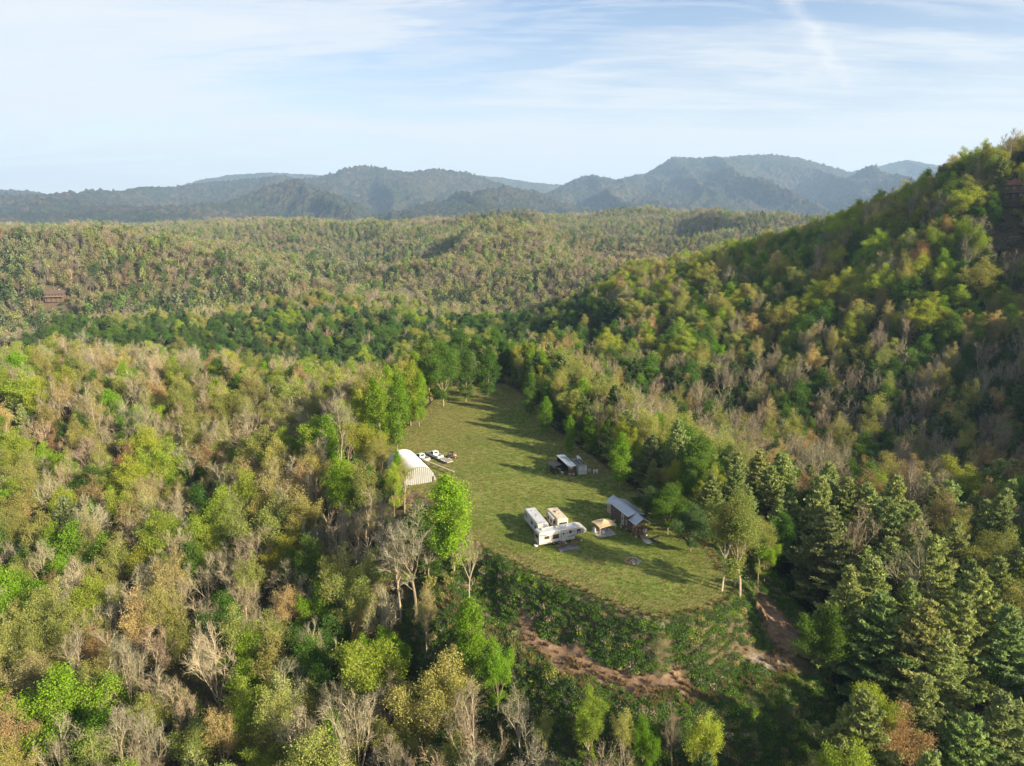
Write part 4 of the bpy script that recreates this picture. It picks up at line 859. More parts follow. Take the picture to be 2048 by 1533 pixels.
gr = []
X, Y = jitter_grid(-38, 42, 105, 279, 0.62); d_, _ = field_distance(X, Y); k_ = (d_ < -0.2) & (rng.random(len(X)) < 0.35 + 0.6 * vnoise(X / 2.2, Y / 2.2, 131)); X, Y = X[k_], Y[k_]; Zg = ground(X, Y)
pt = fbm(X / 11, Y / 11, 133, 4) + 0.9 * sstep(-7, -0.5, d_[k_]) * 0.5 + sstep(8, -30, X) * sstep(150, 172, Y) * 0.3
for x, y, z, p_ in zip(X, Y, Zg, pt):
    dryk = rng.random() < 0.32 + 0.75 * p_; k = 0.85 + 0.3 * rng.random(); tn = (0.245, 0.235, 0.085) if dryk else (0.14, 0.19, 0.040)
    gr.append((FIDX[('tuft', int(rng.integers(2)))], x, y, z - 0.02, rng.random() * 6.28, 0.9 + 0.7 * rng.random(), 0.10 + 0.10 * rng.random(), tuple(c * k for c in tn)))
scatter('grass', 'short mown grass of the long clearing', 'grass', gr)

# ------------------------------------------------------------------ air
hz = bpy.data.meshes.new('haze'); bm = bmesh.new(); bmesh.ops.create_cube(bm, size=1.0); bm.to_mesh(hz); bm.free()
ho = link('haze', hz, None, (0, 0, 300)); ho.scale = (20400, 20400, 880); tag(ho, 'thin blue haze filling the air over valley and mountains', 'haze', None, 'stuff')
m, t = new_mat('haze'); pv = N(t, 'ShaderNodeVolumePrincipled'); pv.inputs['Color'].default_value = (0.42, 0.64, 1.0, 1); pv.inputs['Density'].default_value = 8.5e-5; pv.inputs['Anisotropy'].default_value = 0.1
o_ = N(t, 'ShaderNodeOutputMaterial'); t.links.new(pv.outputs[0], o_.inputs['Volume']); hz.materials.append(m)
# ------------------------------------------------------------------ things on the field
pm('rv_white', (0.44, 0.425, 0.395), 0.35, 0, 0.10, 0.8); pm('rv_roof', (0.36, 0.38, 0.42), 0.6, 0, 0.16, 0.9); pm('rv_tan', (0.44, 0.37, 0.29), 0.6, 0, 0.14, 0.9); pm('rv_cream', (0.50, 0.44, 0.34), 0.4, 0, 0.10, 0.9)
pm('rv_grey', (0.30, 0.31, 0.33), 0.45, 0, 0.12, 1.0); pm('decal_dark', (0.035, 0.032, 0.03), 0.4, 0, 0.1); pm('decal_tan', (0.36, 0.27, 0.17), 0.4, 0, 0.1); pm('trim_grey', (0.22, 0.22, 0.23), 0.5)
glass_mat('glass', (0.035, 0.045, 0.055)); glass_mat('brown_glass', (0.06, 0.045, 0.035)); pm('rubber', (0.020, 0.020, 0.021), 0.85, 0, 0.3, 6); pm('steel', (0.50, 0.50, 0.50), 0.35, 0.8, 0.15, 4); pm('black_metal', (0.022, 0.022, 0.024), 0.5, 0.2, 0.3, 3)
pm('white_paint', (0.55, 0.55, 0.55), 0.3, 0, 0.06, 1.5, 0, 0.6); pm('sage_paint', (0.45, 0.47, 0.43), 0.35, 0, 0.08, 1.5, 0, 0.6); pm('white_plastic', (0.55, 0.55, 0.54), 0.45, 0, 0.10, 3); pm('red_lamp', (0.45, 0.02, 0.02), 0.3); pm('red_paint', (0.40, 0.035, 0.03), 0.4); pm('amber', (0.6, 0.2, 0.02), 0.3)
pm('metal_roof', (0.30, 0.345, 0.42), 0.38, 0.35, 0.08, 0.8); pm('brown_siding', (0.080, 0.060, 0.050), 0.75, 0, 0.25, 1.6, 0.2); pm('tan_siding', (0.30, 0.25, 0.19), 0.75, 0, 0.18, 1.6, 0.2); pm('cedar', (0.17, 0.10, 0.06), 0.7, 0, 0.25, 2.5, 0.2); pm('grey_wood', (0.26, 0.23, 0.195), 0.8, 0, 0.25, 3, 0.2)
pm('post_wood', (0.25, 0.175, 0.10), 0.75, 0, 0.22, 3); pm('concrete', (0.34, 0.33, 0.32), 0.85, 0, 0.2, 1.5, 0.2); pm('grey_mat', (0.15, 0.145, 0.15), 0.9, 0, 0.2, 2); pm('canvas', (0.36, 0.28, 0.17), 0.85, 0, 0.12, 1.2); pm('canvas_pale', (0.36, 0.28, 0.17), 0.85, 0, 0.1, 1.2); pm('dark_metal_post', (0.10, 0.075, 0.055), 0.5, 0.3)
pm('wicker', (0.16, 0.085, 0.05), 0.8, 0, 0.3, 5); pm('blue_fabric', (0.14, 0.20, 0.28), 0.9); pm('red_fabric', (0.16, 0.05, 0.04), 0.9); pm('barn_white', (0.45, 0.455, 0.46), 0.38, 0.1, 0.08, 0.5, 0, 0.5); pm('beam_pale', (0.42, 0.39, 0.32), 0.6, 0, 0.2, 2); pm('deck_steel', (0.24, 0.23, 0.21), 0.6, 0.3, 0.2, 2)
pm('stone', (0.33, 0.30, 0.27), 0.9, 0, 0.35, 3, 0.5); pm('stone_red', (0.34, 0.19, 0.13), 0.9, 0, 0.3, 3, 0.5); pm('ash', (0.10, 0.095, 0.09), 0.95, 0, 0.4, 4, 0.3); pm('container', (0.46, 0.47, 0.46), 0.6, 0.1, 0.45, 1.4); pm('solar', (0.012, 0.016, 0.030), 0.45, 0.0, 0.2, 1, 0, 0.25)
pm('cabin_log', (0.12, 0.075, 0.05), 0.8, 0, 0.25, 1.5); pm('cabin_roof', (0.10, 0.07, 0.06), 0.7, 0, 0.2, 1.0); pm('red_roof', (0.26, 0.10, 0.085), 0.6, 0, 0.2, 1.0); pm('grey_roof', (0.16, 0.18, 0.20), 0.4, 0.3, 0.1, 1)
pm('camo', (0.52, 0.51, 0.48), 0.7, 0, 0.6, 3.0)

class MB:
    def __init__(s): s.bm = bmesh.new()
    def box(s, c, d, rz=0.0, ry=0.0, bev=0.0):
        r = bmesh.ops.create_cube(s.bm, size=1.0); vs = r['verts']
        M = Matrix.Translation(c) @ Matrix.Rotation(rz, 4, 'Z') @ Matrix.Rotation(ry, 4, 'Y') @ Matrix.Diagonal((*d, 1.0))
        bmesh.ops.transform(s.bm, matrix=M, verts=vs)
        if bev:
            es = list({e for v in vs for e in v.link_edges}); bmesh.ops.bevel(s.bm, geom=es, offset=bev, segments=2, affect='EDGES', profile=0.5)
        return s
    def prism(s, prof, y0, y1, bev=0.0):
        """profile in x,z extruded over y"""
        a = [s.bm.verts.new((x, y0, z)) for x, z in prof]; b = [s.bm.verts.new((x, y1, z)) for x, z in prof]; n = len(prof)
        f = [s.bm.faces.new(a[::-1]), s.bm.faces.new(b)]
        for i in range(n): f.append(s.bm.faces.new((a[i], a[(i + 1) % n], b[(i + 1) % n], b[i])))
        bmesh.ops.recalc_face_normals(s.bm, faces=f)
        if bev:
            es = list({e for ff in f for e in ff.edges}); bmesh.ops.bevel(s.bm, geom=es, offset=bev, segments=2, affect='EDGES', profile=0.5)
        return s
    def prism_x(s, prof, x0, x1, bev=0.0):
        """profile in y,z extruded over x"""
        a = [s.bm.verts.new((x0, y, z)) for y, z in prof]; b = [s.bm.verts.new((x1, y, z)) for y, z in prof]; n = len(prof)
        f = [s.bm.faces.new(a[::-1]), s.bm.faces.new(b)]
        for i in range(n): f.append(s.bm.faces.new((a[i], a[(i + 1) % n], b[(i + 1) % n], b[i])))
        bmesh.ops.recalc_face_normals(s.bm, faces=f)
        if bev:
            es = list({e for ff in f for e in ff.edges}); bmesh.ops.bevel(s.bm, geom=es, offset=bev, segments=2, affect='EDGES', profile=0.5)
        return s
    def tube(s, p0, p1, r0, r1=None, k=10):
        p0 = Vector(p0); p1 = Vector(p1); d = p1 - p0; r1 = r0 if r1 is None else r1
        M = Matrix.Translation((p0 + p1) / 2) @ d.to_track_quat('Z', 'Y').to_matrix().to_4x4()
        bmesh.ops.create_cone(s.bm, cap_ends=True, segments=k, radius1=r0, radius2=r1, depth=d.length, matrix=M); return s
    def ball(s, c, r, sub=2):
        M = Matrix.Translation(c) @ (Matrix.Diagonal((*r, 1)) if isinstance(r, (tuple, list)) else Matrix.Diagonal((r, r, r, 1)))
        bmesh.ops.create_icosphere(s.bm, subdivisions=sub, radius=1.0, matrix=M); return s
    def lathe(s, prof, c=(0, 0, 0), k=16):
        rings = [[s.bm.verts.new((c[0] + r * math.cos(i * 2 * math.pi / k), c[1] + r * math.sin(i * 2 * math.pi / k), c[2] + z)) for i in range(k)] for r, z in prof]
        f = []
        for a, b in zip(rings, rings[1:]):
            for i in range(k): f.append(s.bm.faces.new((a[i], a[(i + 1) % k], b[(i + 1) % k], b[i])))
        f.append(s.bm.faces.new(rings[0][::-1])); f.append(s.bm.faces.new(rings[-1])); return s
    def poly(s, pts):
        s.bm.faces.new([s.bm.verts.new(p) for p in pts]); return s
    def build(s, name, mat, parent=None, smooth=False):
        me = bpy.data.meshes.new(name); s.bm.to_mesh(me); s.bm.free(); me.materials.append(MATS[mat])
        if smooth:
            for p in me.polygons: p.use_smooth = True
        return link(name, me, parent)
def thing(name, label, cat, x, y, rz=0.0, z=None, group=None):
    o = bpy.data.objects.new(name, None); COL.objects.link(o); o.empty_display_size = 0.5
    o.location = (x, y, gpt(x, y) if z is None else z); o.rotation_euler = (0, 0, rz); return tag(o, label, cat, group)
def wheel(parent, x, y, z, r=0.36, w=0.24):
    wm = MB().tube((x, y - w / 2, z), (x, y + w / 2, z), r, k=20).build('wheel', 'rubber', parent)
    sg = 1 if y > 0 else -1
    MB().tube((x, y + sg * (w / 2 - 0.02), z), (x, y + sg * (w / 2 + 0.015), z), r * 0.58, k=14).build('rim', 'steel', wm); return wm
def window(parent, c, d, mat='glass', frame=None, name='window'):
    """thin box pane with a raised frame; the thinnest axis is the normal"""
    w = MB().box(c, d).build(name, mat, parent)
    if frame:
        ax = min(range(3), key=lambda i: d[i]); o1, o2 = [i for i in range(3) if i != ax]; f = MB(); t_ = 0.05
        for a_, b_ in ((o1, o2), (o2, o1)):
            for sg in (-1, 1):
                cc = list(c); cc[a_] += sg * d[a_] / 2; dd_ = list(d); dd_[a_] = t_; dd_[b_] = d[b_] + t_; dd_[ax] = d[ax] + 0.03; f.box(cc, dd_)
        f.build('window_frame', frame, w)
    return w

# --- fifth wheel camper (door side faces the camera)
def fifth_wheel():
    t = thing('fifth_wheel_camper', 'long white fifth-wheel camper with dark swoosh graphics and raised nose', 'camper', 4.95, 131.75, R(21))
    L, z0, z1 = 10.6, 0.50, 3.0
    prof = [(0, z0), (7.9, z0), (7.95, 1.30), (8.25, 1.42), (9.9, 1.48), (10.45, 1.75), (10.6, 2.05), (10.35, 2.45), (9.75, 2.85), (9.2, z1), (8.0, z1 + 0.05), (0.15, z1), (0, z1 - 0.15)]
    MB().prism(prof, -1.2, 1.2, 0.10).build('body', 'rv_white', t)
    rp = [(0.25, z1 - 0.02), (9.0, z1 - 0.02), (8.9, z1 + 0.10), (0.35, z1 + 0.06)]; rf = MB().prism(rp, -1.05, 1.05, 0.03).build('roof', 'rv_roof', t)
    for x_, w_, h_, mt in ((1.35, 0.75, 0.28, 'rv_white'), (4.4, 0.70, 0.26, 'rv_white'), (6.6, 0.42, 0.14, 'rv_white'), (8.4, 0.45, 0.16, 'trim_grey')): MB().box((x_, 0.1, z1 + 0.06 + h_ / 2), (w_, 0.62, h_), bev=0.06).build('roof_vent', mt, rf)
    MB().box((2.9, 0.65, z1 + 0.13), (1.9, 0.35, 0.12), bev=0.03).build('rolled_awning_box', 'rv_roof', rf)
    # windows, door side (y = -1.2)
    y = -1.215
    for x_, z_, w_, h_ in ((1.7, 1.85, 1.05, 0.62), (3.65, 1.78, 1.3, 0.95), (6.85, 2.25, 0.55, 0.6), (8.75, 2.32, 0.85, 0.5)): window(t, (x_, y, z_), (w_, 0.03, h_), 'brown_glass', 'trim_grey')
    d = MB().box((5.35, y, 1.62), (0.72, 0.04, 1.95), bev=0.01).build('door', 'rv_white', t); MB().box((5.35, y - 0.025, 2.1), (0.34, 0.02, 0.42)).build('door_window', 'brown_glass', d); MB().box((5.62, y - 0.03, 1.5), (0.05, 0.03, 0.14)).build('handle', 'black_metal', d)
    # printed graphics: swooshes and chevrons
    g_ = MB()
    def stroke(pts, w0, w1):
        n = len(pts); w0 *= 2.0; w1 = max(w1 * 2.0, 0.05)
        for i in range(n - 1):
            a, b = pts[i], pts[i + 1]; wa = w0 + (w1 - w0) * i / (n - 1); wb = w0 + (w1 - w0) * (i + 1) / (n - 1)
            g_.poly([(a[0], y + 0.008, a[1] - wa), (b[0], y + 0.008, b[1] - wb), (b[0], y + 0.008, b[1] + wb), (a[0], y + 0.008, a[1] + wa)])
    stroke([(0.15, 2.48), (0.6, 2.40), (1.1, 2.38), (1.8, 2.40)], 0.05, 0.01); stroke([(4.75, 2.05), (5.2, 2.02), (6.4, 2.10)], 0.05, 0.03); stroke([(4.62, 1.2), (4.66, 1.8), (4.72, 2.75)], 0.02, 0.05)
    stroke([(4.75, 1.25), (5.0, 1.55), (4.9, 1.7)], 0.03, 0.02); stroke([(7.2, 2.35), (7.8, 2.25), (7.95, 2.0), (7.9, 1.6)], 0.02, 0.08); stroke([(6.2, 1.25), (7.2, 1.32), (7.9, 1.5)], 0.02, 0.05)
    for k in range(3):
        x_ = 8.15 + k * 0.62; g_.poly([(x_, y + 0.008, 2.06), (x_ + 0.26, y + 0.008, 2.06), (x_ + 0.58, y + 0.008, 1.80), (x_ + 0.26, y + 0.008, 1.54), (x_, y + 0.008, 1.54), (x_ + 0.30, y + 0.008, 1.80)])
    stroke([(9.3, 2.45), (9.8, 2.3), (10.2, 2.0)], 0.04, 0.02)
    g_.build('graphics', 'decal_dark', t)
    g_ = MB(); g_.box((3.9, y + 0.004, 0.78), (7.8, 0.02, 0.10)); g_.build('stripe', 'decal_tan', t)
    # rear end (x = 0), slide-out on the far side
    window(t, (-0.02, 0.0, 2.0), (0.04, 1.5, 0.8), 'glass', 'trim_grey'); MB().box((-0.03, 0, 0.62), (0.10, 2.3, 0.22), bev=0.02).build('bumper', 'trim_grey', t); MB().box((-0.05, 0.55, 1.5), (0.05, 0.07, 2.4)).build('ladder', 'steel', t)
    for yy in (-1.02, 1.02): MB().box((-0.02, yy, 1.1), (0.03, 0.14, 0.28)).build('tail_light', 'red_lamp', t)
    MB().box((3.6, 1.45, 1.75), (3.6, 0.55, 1.9), bev=0.04).build('slide_out', 'rv_white', t)
    for x_ in (3.3, 4.25):
        for yy in (-1.08, 1.08): wheel(t, x_, yy, 0.37, 0.37)
    for yy in (-0.8, 0.8): MB().box((7.5, yy, 0.42), (0.12, 0.12, 0.84)).build('landing_leg', 'trim_grey', t)
    MB().box((8.7, 0, 1.25), (0.4, 0.4, 0.5), bev=0.03).build('hitch_pin_box', 'black_metal', t)
    st = MB()
    for k in range(3): st.box((5.35, -1.45 - 0.27 * k, 0.62 - 0.20 * k), (0.66, 0.25, 0.05))
    st.build('entry_steps', 'white_plastic', t)
    return t
fifth_wheel()
def travel_trailer(label, x, y, rz, L, mat, roofmat, z1, kind):
    t = thing('travel_trailer', label, 'camper', x, y, rz)
    z0 = 0.45
    if kind == 'A':      # rounded front cap with a dark wrap-round window at +x
        prof = [(-L / 2, z0), (L / 2 - 0.35, z0), (L / 2 - 0.05, 0.8), (L / 2, 1.5), (L / 2 - 0.12, 2.15), (L / 2 - 0.25, z1 - 0.25), (L / 2 - 0.7, z1), (-L / 2 + 0.15, z1), (-L / 2, z1 - 0.15)]
    else: prof = [(-L / 2 + 0.4, z0), (L / 2, z0), (L / 2, z1 - 0.08), (L / 2 - 0.1, z1), (-L / 2 + 0.55, z1), (-L / 2 + 0.1, z1 - 0.5), (-L / 2, 1.5), (-L / 2 + 0.1, 0.8)]
    MB().prism(prof, -1.2, 1.2, 0.07).build('body', mat, t)
    rf = MB().prism([(-L / 2 + 0.3 if kind == 'A' else -L / 2 + 0.75, z1 - 0.01), (L / 2 - (0.8 if kind == 'A' else 0.2), z1 - 0.01), (L / 2 - (0.85 if kind == 'A' else 0.25), z1 + 0.06), (-L / 2 + (0.35 if kind == 'A' else 0.8), z1 + 0.06)], -1.06, 1.06, 0.02).build('roof', roofmat, t)
    vents = [(0.3, 0.0, 0.5, 'rv_tan', 0.10), (-0.5, 0.15, 0.4, 'trim_grey', 0.09), (1.2, 0.5, 0.35, 'rv_roof', 0.08), (3.4, -0.1, 0.45, 'rv_grey', 0.08), (-2.8, 0, 0.5, 'rv_roof', 0.1)] if kind == 'A' else [(-0.4, 0.1, 0.85, 'decal_tan', 0.26), (0.8, 0.1, 0.35, 'trim_grey', 0.08), (-1.2, 0.75, 0.3, 'trim_grey', 0.1), (-2.4, 0.6, 0.9, 'trim_grey', 0.05)]
    for vx, vy, s_, mt, hh in vents: MB().box((vx, vy, z1 + 0.05 + hh / 2), (s_, s_ * 0.75, hh), bev=0.03).build('roof_vent', mt, rf)
    # the side the camera sees is y = -1.2 (the left of the picture)
    y_ = -1.215
    if kind == 'A':
        for vx, vz, w_, h_ in ((-3.9, 1.95, 0.6, 0.6), (-2.9, 1.85, 0.5, 0.8), (0.6, 1.85, 1.1, 0.7), (2.9, 1.8, 0.6, 0.85)): window(t, (vx, y_, vz), (w_, 0.03, h_), 'glass', 'trim_grey')
        MB().box((0, y_ + 0.006, 0.95), (L - 0.6, 0.012, 0.10)).build('stripe', 'rv_grey', t); MB().box((-1.2, -1.32, 1.0), (L * 0.55, 0.22, 0.14), bev=0.02).build('awning_rail', 'rv_grey', t)
        MB().box((L / 2 - 0.05, 0, 1.85), (0.10, 2.1, 0.62), ry=R(-9)).build('front_window', 'glass', t); MB().box((L / 2 - 0.16, 0, 2.33), (0.16, 2.25, 0.12), ry=R(-30)).build('brow', 'decal_tan', t)
        MB().box((L / 2 - 0.02, 0, 1.2), (0.06, 2.2, 0.10)).build('front_stripe', 'decal_tan', t)
    else:
        for vx, vz, w_, h_ in ((-2.6, 1.9, 0.5, 0.6), (-1.7, 1.85, 0.45, 0.8)): window(t, (vx, y_, vz), (w_, 0.03, h_), 'glass', 'trim_grey')
        so = MB().box((0.55, -1.45, 1.75), (3.3, 0.5, 1.9), bev=0.03).build('slide_out', 'rv_cream', t); MB().box((0.55, -1.45, 2.74), (3.4, 0.6, 0.05), bev=0.01).build('slide_topper', 'rv_grey', so)
        for vx in (-0.5, 1.1): window(so, (vx, -1.715, 1.85), (0.7, 0.03, 0.7), 'glass')
        window(so, (2.215, -1.45, 1.95), (0.03, 0.34, 0.6), 'glass')
        window(t, (L / 2 + 0.012, 0.05, 1.95), (0.03, 1.75, 0.52), 'brown_glass', 'trim_grey')
        MB().box((L / 2 + 0.03, 0, 0.55), (0.12, 2.3, 0.18), bev=0.02).build('bumper', 'trim_grey', t)
        for yy in (-1.0, 1.0): MB().box((L / 2 + 0.012, yy, 1.0), (0.03, 0.12, 0.26)).build('tail_light', 'red_lamp', t)
    for x_ in (-0.45, 0.45):
        for yy in (-1.08, 1.08): wheel(t, x_, yy, 0.35, 0.35)
    tn = MB(); xx = L / 2 if kind == 'A' else -L / 2; sg = 1 if kind == 'A' else -1
    tn.tube((xx - sg * 0.2, 0.7, 0.5), (xx + sg * 0.95, 0, 0.5), 0.05, k=6).tube((xx - sg * 0.2, -0.7, 0.5), (xx + sg * 0.95, 0, 0.5), 0.05, k=6).build('tow_bar', 'black_metal', t)
    for yy in (-0.22, 0.22): MB().lathe([(0.02, 0), (0.15, 0.03), (0.15, 0.4), (0.05, 0.5)], (xx + sg * 0.3, yy, 0.52), 12).build('gas_bottle', 'white_plastic', t)
    return t
travel_trailer('long white travel trailer with rounded front window cap, left of the pair', 5.15, 139.6, R(-73), 9.4, 'rv_white', 'rv_roof', 2.9, 'A')
travel_trailer('short cream travel trailer with tan roof and wide rear window', 9.55, 141.3, R(-72), 6.9, 'rv_cream', 'rv_tan', 2.9, 'B')

# --- patio by the camper
o = MB().box((0, 0, 0.05), (4.3, 2.0, 0.10), bev=0.02).build('patio_mat', 'grey_mat'); o.location = (11.2, 130.45, gpt(11.2, 130.4) + 0.02); o.rotation_euler = (0, 0, R(19)); tag(o, 'flat grey patio pad under the camper steps', 'patio')
def chair(label, x, y, rz, mat='wicker', z=0.0):
    t = thing('patio_chair', label, 'chair', x, y, rz, gpt(x, y) + z, 'patio chairs')
    MB().box((0, 0, 0.40), (0.52, 0.52, 0.08), bev=0.02).build('seat', mat, t); MB().box((-0.25, 0, 0.72), (0.06, 0.52, 0.6), ry=R(-10), bev=0.02).build('backrest', mat, t)
    for sx in (-0.22, 0.22):
        for sy in (-0.22, 0.22): MB().box((sx, sy, 0.19), (0.05, 0.05, 0.38)).build('leg', 'dark_metal_post', t)
    for sy in (-0.27, 0.27): MB().box((0, sy, 0.60), (0.48, 0.05, 0.05)).build('armrest', mat, t)
chair('brown wicker chair on the grey pad left of the camper steps', 9.75, 130.7, R(-75), z=0.13); chair('second brown chair on the grey pad, right beside the steps', 10.45, 130.95, R(-60), z=0.13)
t = thing('bench', 'low reddish wooden bench under the camper right of its steps', 'bench', 12.7, 131.5, R(21), gpt(12.7, 131.5) + 0.12)
MB().box((0, 0, 0.42), (1.7, 0.42, 0.06)).build('seat', 'cedar', t); MB().box((0, 0.20, 0.72), (1.7, 0.05, 0.32)).build('backrest', 'cedar', t)
for sx in (-0.7, 0.7): MB().box((sx, 0, 0.20), (0.08, 0.4, 0.40)).build('leg', 'cedar', t)
t = thing('side_table', 'small brown wooden table beside the chairs on the grey pad', 'table', 9.15, 130.35, R(21), gpt(9.15, 130.35) + 0.12)
MB().box((0, 0, 0.46), (0.6, 0.6, 0.05)).build('table_top', 'cedar', t)
for sx in (-0.24, 0.24):
    for sy in (-0.24, 0.24): MB().box((sx, sy, 0.22), (0.06, 0.06, 0.44)).build('leg', 'cedar', t)
t = thing('waste_tank', 'white oval waste tank on the grass at the camper rear', 'tank', 4.75, 131.2, R(20)); MB().lathe([(0.25, 0.02), (0.42, 0.08), (0.45, 0.22), (0.40, 0.36), (0.2, 0.42)], k=18).build('body', 'white_plastic', t, True); MB().tube((0.1, 0, 0.40), (0.1, 0, 0.47), 0.07).build('cap', 'trim_grey', t)
t = thing('water_jug', 'small white water jug under the camper nose', 'jug', 14.1, 133.6, 0.0); MB().lathe([(0.14, 0.0), (0.17, 0.05), (0.17, 0.30), (0.06, 0.40)], k=14).build('body', 'white_plastic', t, True); MB().tube((0, 0, 0.40), (0, 0, 0.46), 0.05).build('cap', 'blue_fabric', t)

# --- tiny house
def gable_roof(parent, x0, x1, half, ze, zr, name='roof', over=0.0, mat='metal_roof', seam=0.42):
    t_ = 0.06
    r = MB()
    for sg in (-1, 1): r.prism_x([(0, zr), (sg * half, ze), (sg * half, ze + t_), (0, zr + t_)], x0, x1)
    rf = r.build(name, mat, parent)
    s_ = MB(); n = int((x1 - x0) / seam)
    for i in range(n + 1):
        x = x0 + 0.01 + (x1 - x0 - 0.02) * i / n
        for sg in (-1, 1): s_.prism_x([(0, zr + t_ - 0.005), (sg * half, ze + t_ - 0.005), (sg * half, ze + t_ + 0.03), (0, zr + t_ + 0.03)], x - 0.012, x + 0.012)
    s_.build('standing_seam', mat, rf); MB().box(((x0 + x1) / 2, 0, zr + t_ + 0.03), (x1 - x0, 0.22, 0.05)).build('ridge_cap', 'metal_roof', rf)
    for sg in (-1, 1):
        MB().box(((x0 + x1) / 2, sg * (half + 0.012), ze + 0.0), (x1 - x0, 0.03, 0.14)).build('fascia', 'white_paint', rf)
        for x in (x0, x1): MB().prism_x([(0, zr + t_ + 0.01), (sg * half, ze + t_ + 0.01), (sg * half, ze - 0.10), (0, zr - 0.10)], x - 0.02, x + 0.02).build('rake_trim', 'white_paint', rf)
    return rf
def siding(parent, name, mat, x0, x1, y, z0, z1, step=0.20):
    """vertical board and batten wall along x at y"""
    w = MB().box(((x0 + x1) / 2, y, (z0 + z1) / 2), (x1 - x0, 0.10, z1 - z0)).build(name, mat, parent)
    b = MB(); n = int((x1 - x0) / 0.4)
    for i in range(1, n): b.box((x0 + (x1 - x0) * i / n, y + (0.06 if y > 0 else -0.06), (z0 + z1) / 2), (0.05, 0.03, z1 - z0 - 0.02))
    b.build('battens', mat, w); return w
def tiny_house():
    t = thing('tiny_house', 'dark brown tiny house with grey metal roof and small front porch', 'house', 24.55, 142.6, R(-70.5))
    zf = 0.60
    MB().box((0, 0, zf - 0.08), (12.0, 2.9, 0.18)).build('chassis', 'black_metal', t)
    for sg in (-1, 1):
        siding(t, 'wall', 'brown_siding', -4.0, 0.9 if sg < 0 else 3.9, sg * 1.55, zf, 3.62)
        if sg < 0: siding(t, 'wall', 'brown_siding', 2.05, 3.9, -1.55, zf, 3.62); siding(t, 'wall', 'tan_siding', 0.9, 2.05, -1.62, zf + 0.05, 3.5)
        siding(t, 'wall', 'tan_siding', -5.9, -4.0, sg * 1.45, zf, 3.0)
    window(t, (-0.9 + 2.35, -1.69, 2.15), (0.55, 0.04, 1.0), 'glass', 'white_paint'); window(t, (3.05, -1.62, 1.9), (0.45, 0.04, 0.9), 'glass', 'white_paint'); window(t, (-2.4, -1.62, 2.3), (0.8, 0.04, 0.6), 'glass', 'trim_grey')
    for yy in (1.62,):
        for xx in (-2.2, 0.4, 2.8): window(t, (xx, yy, 2.1), (0.8, 0.04, 0.8), 'glass', 'white_paint')
    MB().prism_x([(-1.5, zf), (1.5, zf), (1.5, 3.66), (0, 4.2), (-1.5, 3.66)], 3.84, 3.94).build('wall', 'cedar', t)
    MB().prism_x([(-1.5, zf), (1.5, zf), (1.5, 3.66), (0, 4.2), (-1.5, 3.66)], -4.06, -3.96).build('wall', 'cedar', t)
    MB().prism_x([(-1.42, zf), (1.42, zf), (1.42, 3.0), (0, 4.15), (-1.42, 3.0)], -5.96, -5.86).build('wall', 'tan_siding', t)
    d = MB().box((3.97, 0.2, zf + 1.0), (0.05, 0.85, 1.95)).build('door', 'glass', t); MB().box((4.0, -0.13, zf + 1.0), (0.05, 0.05, 0.14)).build('handle', 'steel', d)
    gable_roof(t, -4.25, 4.25, 1.98, 3.70, 4.28, 'roof'); gable_roof(t, -6.25, -4.26, 1.75, 3.02, 4.22, 'roof'); gable_roof(t, 4.26, 7.2, 1.75, 3.02, 4.22, 'porch_roof')
    # porch
    dk = MB()
    pd = MB().box((5.45, 0, zf - 0.05), (2.95, 2.8, 0.14)).build('porch_deck', 'cedar', t)
    for i in range(14): MB().box((4.08 + i * 0.21, 0, zf + 0.035), (0.195, 2.78, 0.03)).build('plank', 'cedar', pd)
    for xx, yy in ((6.82, -1.32), (6.82, -0.45), (6.82, 0.55), (6.82, 1.32), (5.4, -1.32), (5.4, 1.32)): MB().box((xx, yy, (zf + 3.05) / 2), (0.12, 0.12, 3.0 - zf)).build('porch_post', 'post_wood', t)
    MB().box((6.82, 0, 3.02), (0.14, 2.9, 0.18)).build('porch_beam', 'post_wood', t)
    MB().prism_x([(-1.4, 3.12), (1.4, 3.12), (0, 4.10)], 6.78, 6.84).build('gable_panel', 'cedar', t)
    for sg in (-1, 1):
        r = MB().box((5.4, sg * 1.34, zf + 0.95), (2.85, 0.06, 0.06))
        for i in range(13): r.box((4.1 + i * 0.22, sg * 1.34, zf + 0.50), (0.035, 0.035, 0.86))
        r.build('railing', 'cedar', t)
    r = MB().box((6.84, -0.9, zf + 0.95), (0.06, 0.8, 0.06))
    for i in range(5): r.box((6.84, -1.25 + i * 0.18, zf + 0.5), (0.035, 0.035, 0.86))
    r.build('railing', 'cedar', t)
    st = MB()
    for sg in (-0.42, 0.62): st.prism([(6.9, zf + 0.02), (6.9, zf - 0.25), (8.25, 0.02), (8.25, 0.25)], sg - 0.03 + 0.0, sg + 0.03)
    sb = st.build('stair_stringer', 'grey_wood', t)
    for k in range(5): MB().box((7.05 + 0.27 * k, 0.10, zf - 0.06 - 0.115 * k), (0.24, 1.0, 0.045)).build('tread', 'grey_wood', t)
    for xx in (-5.0, -2.5, 0.0, 2.5, 5.0, 6.6):
        for yy in (-1.15, 1.15): MB().box((xx, yy, 0.22), (0.4, 0.4, 0.5)).build('block_pier', 'concrete', t)
    return t
TH = tiny_house()
def hl(x, y):       # a point given in the tiny house's own directions
    a = R(-70.5); return 24.55 + x * math.cos(a) - y * math.sin(a), 142.6 + x * math.sin(a) + y * math.cos(a)
x_, y_ = hl(9.2, 0.0); o = MB().box((0, 0, 0.06), (1.9, 1.5, 0.12), bev=0.015).build('concrete_slab', 'concrete'); o.location = (x_, y_, gpt(x_, y_)); o.rotation_euler = (0, 0, R(-70.5)); tag(o, 'pale concrete slab at the foot of the porch steps', 'slab')
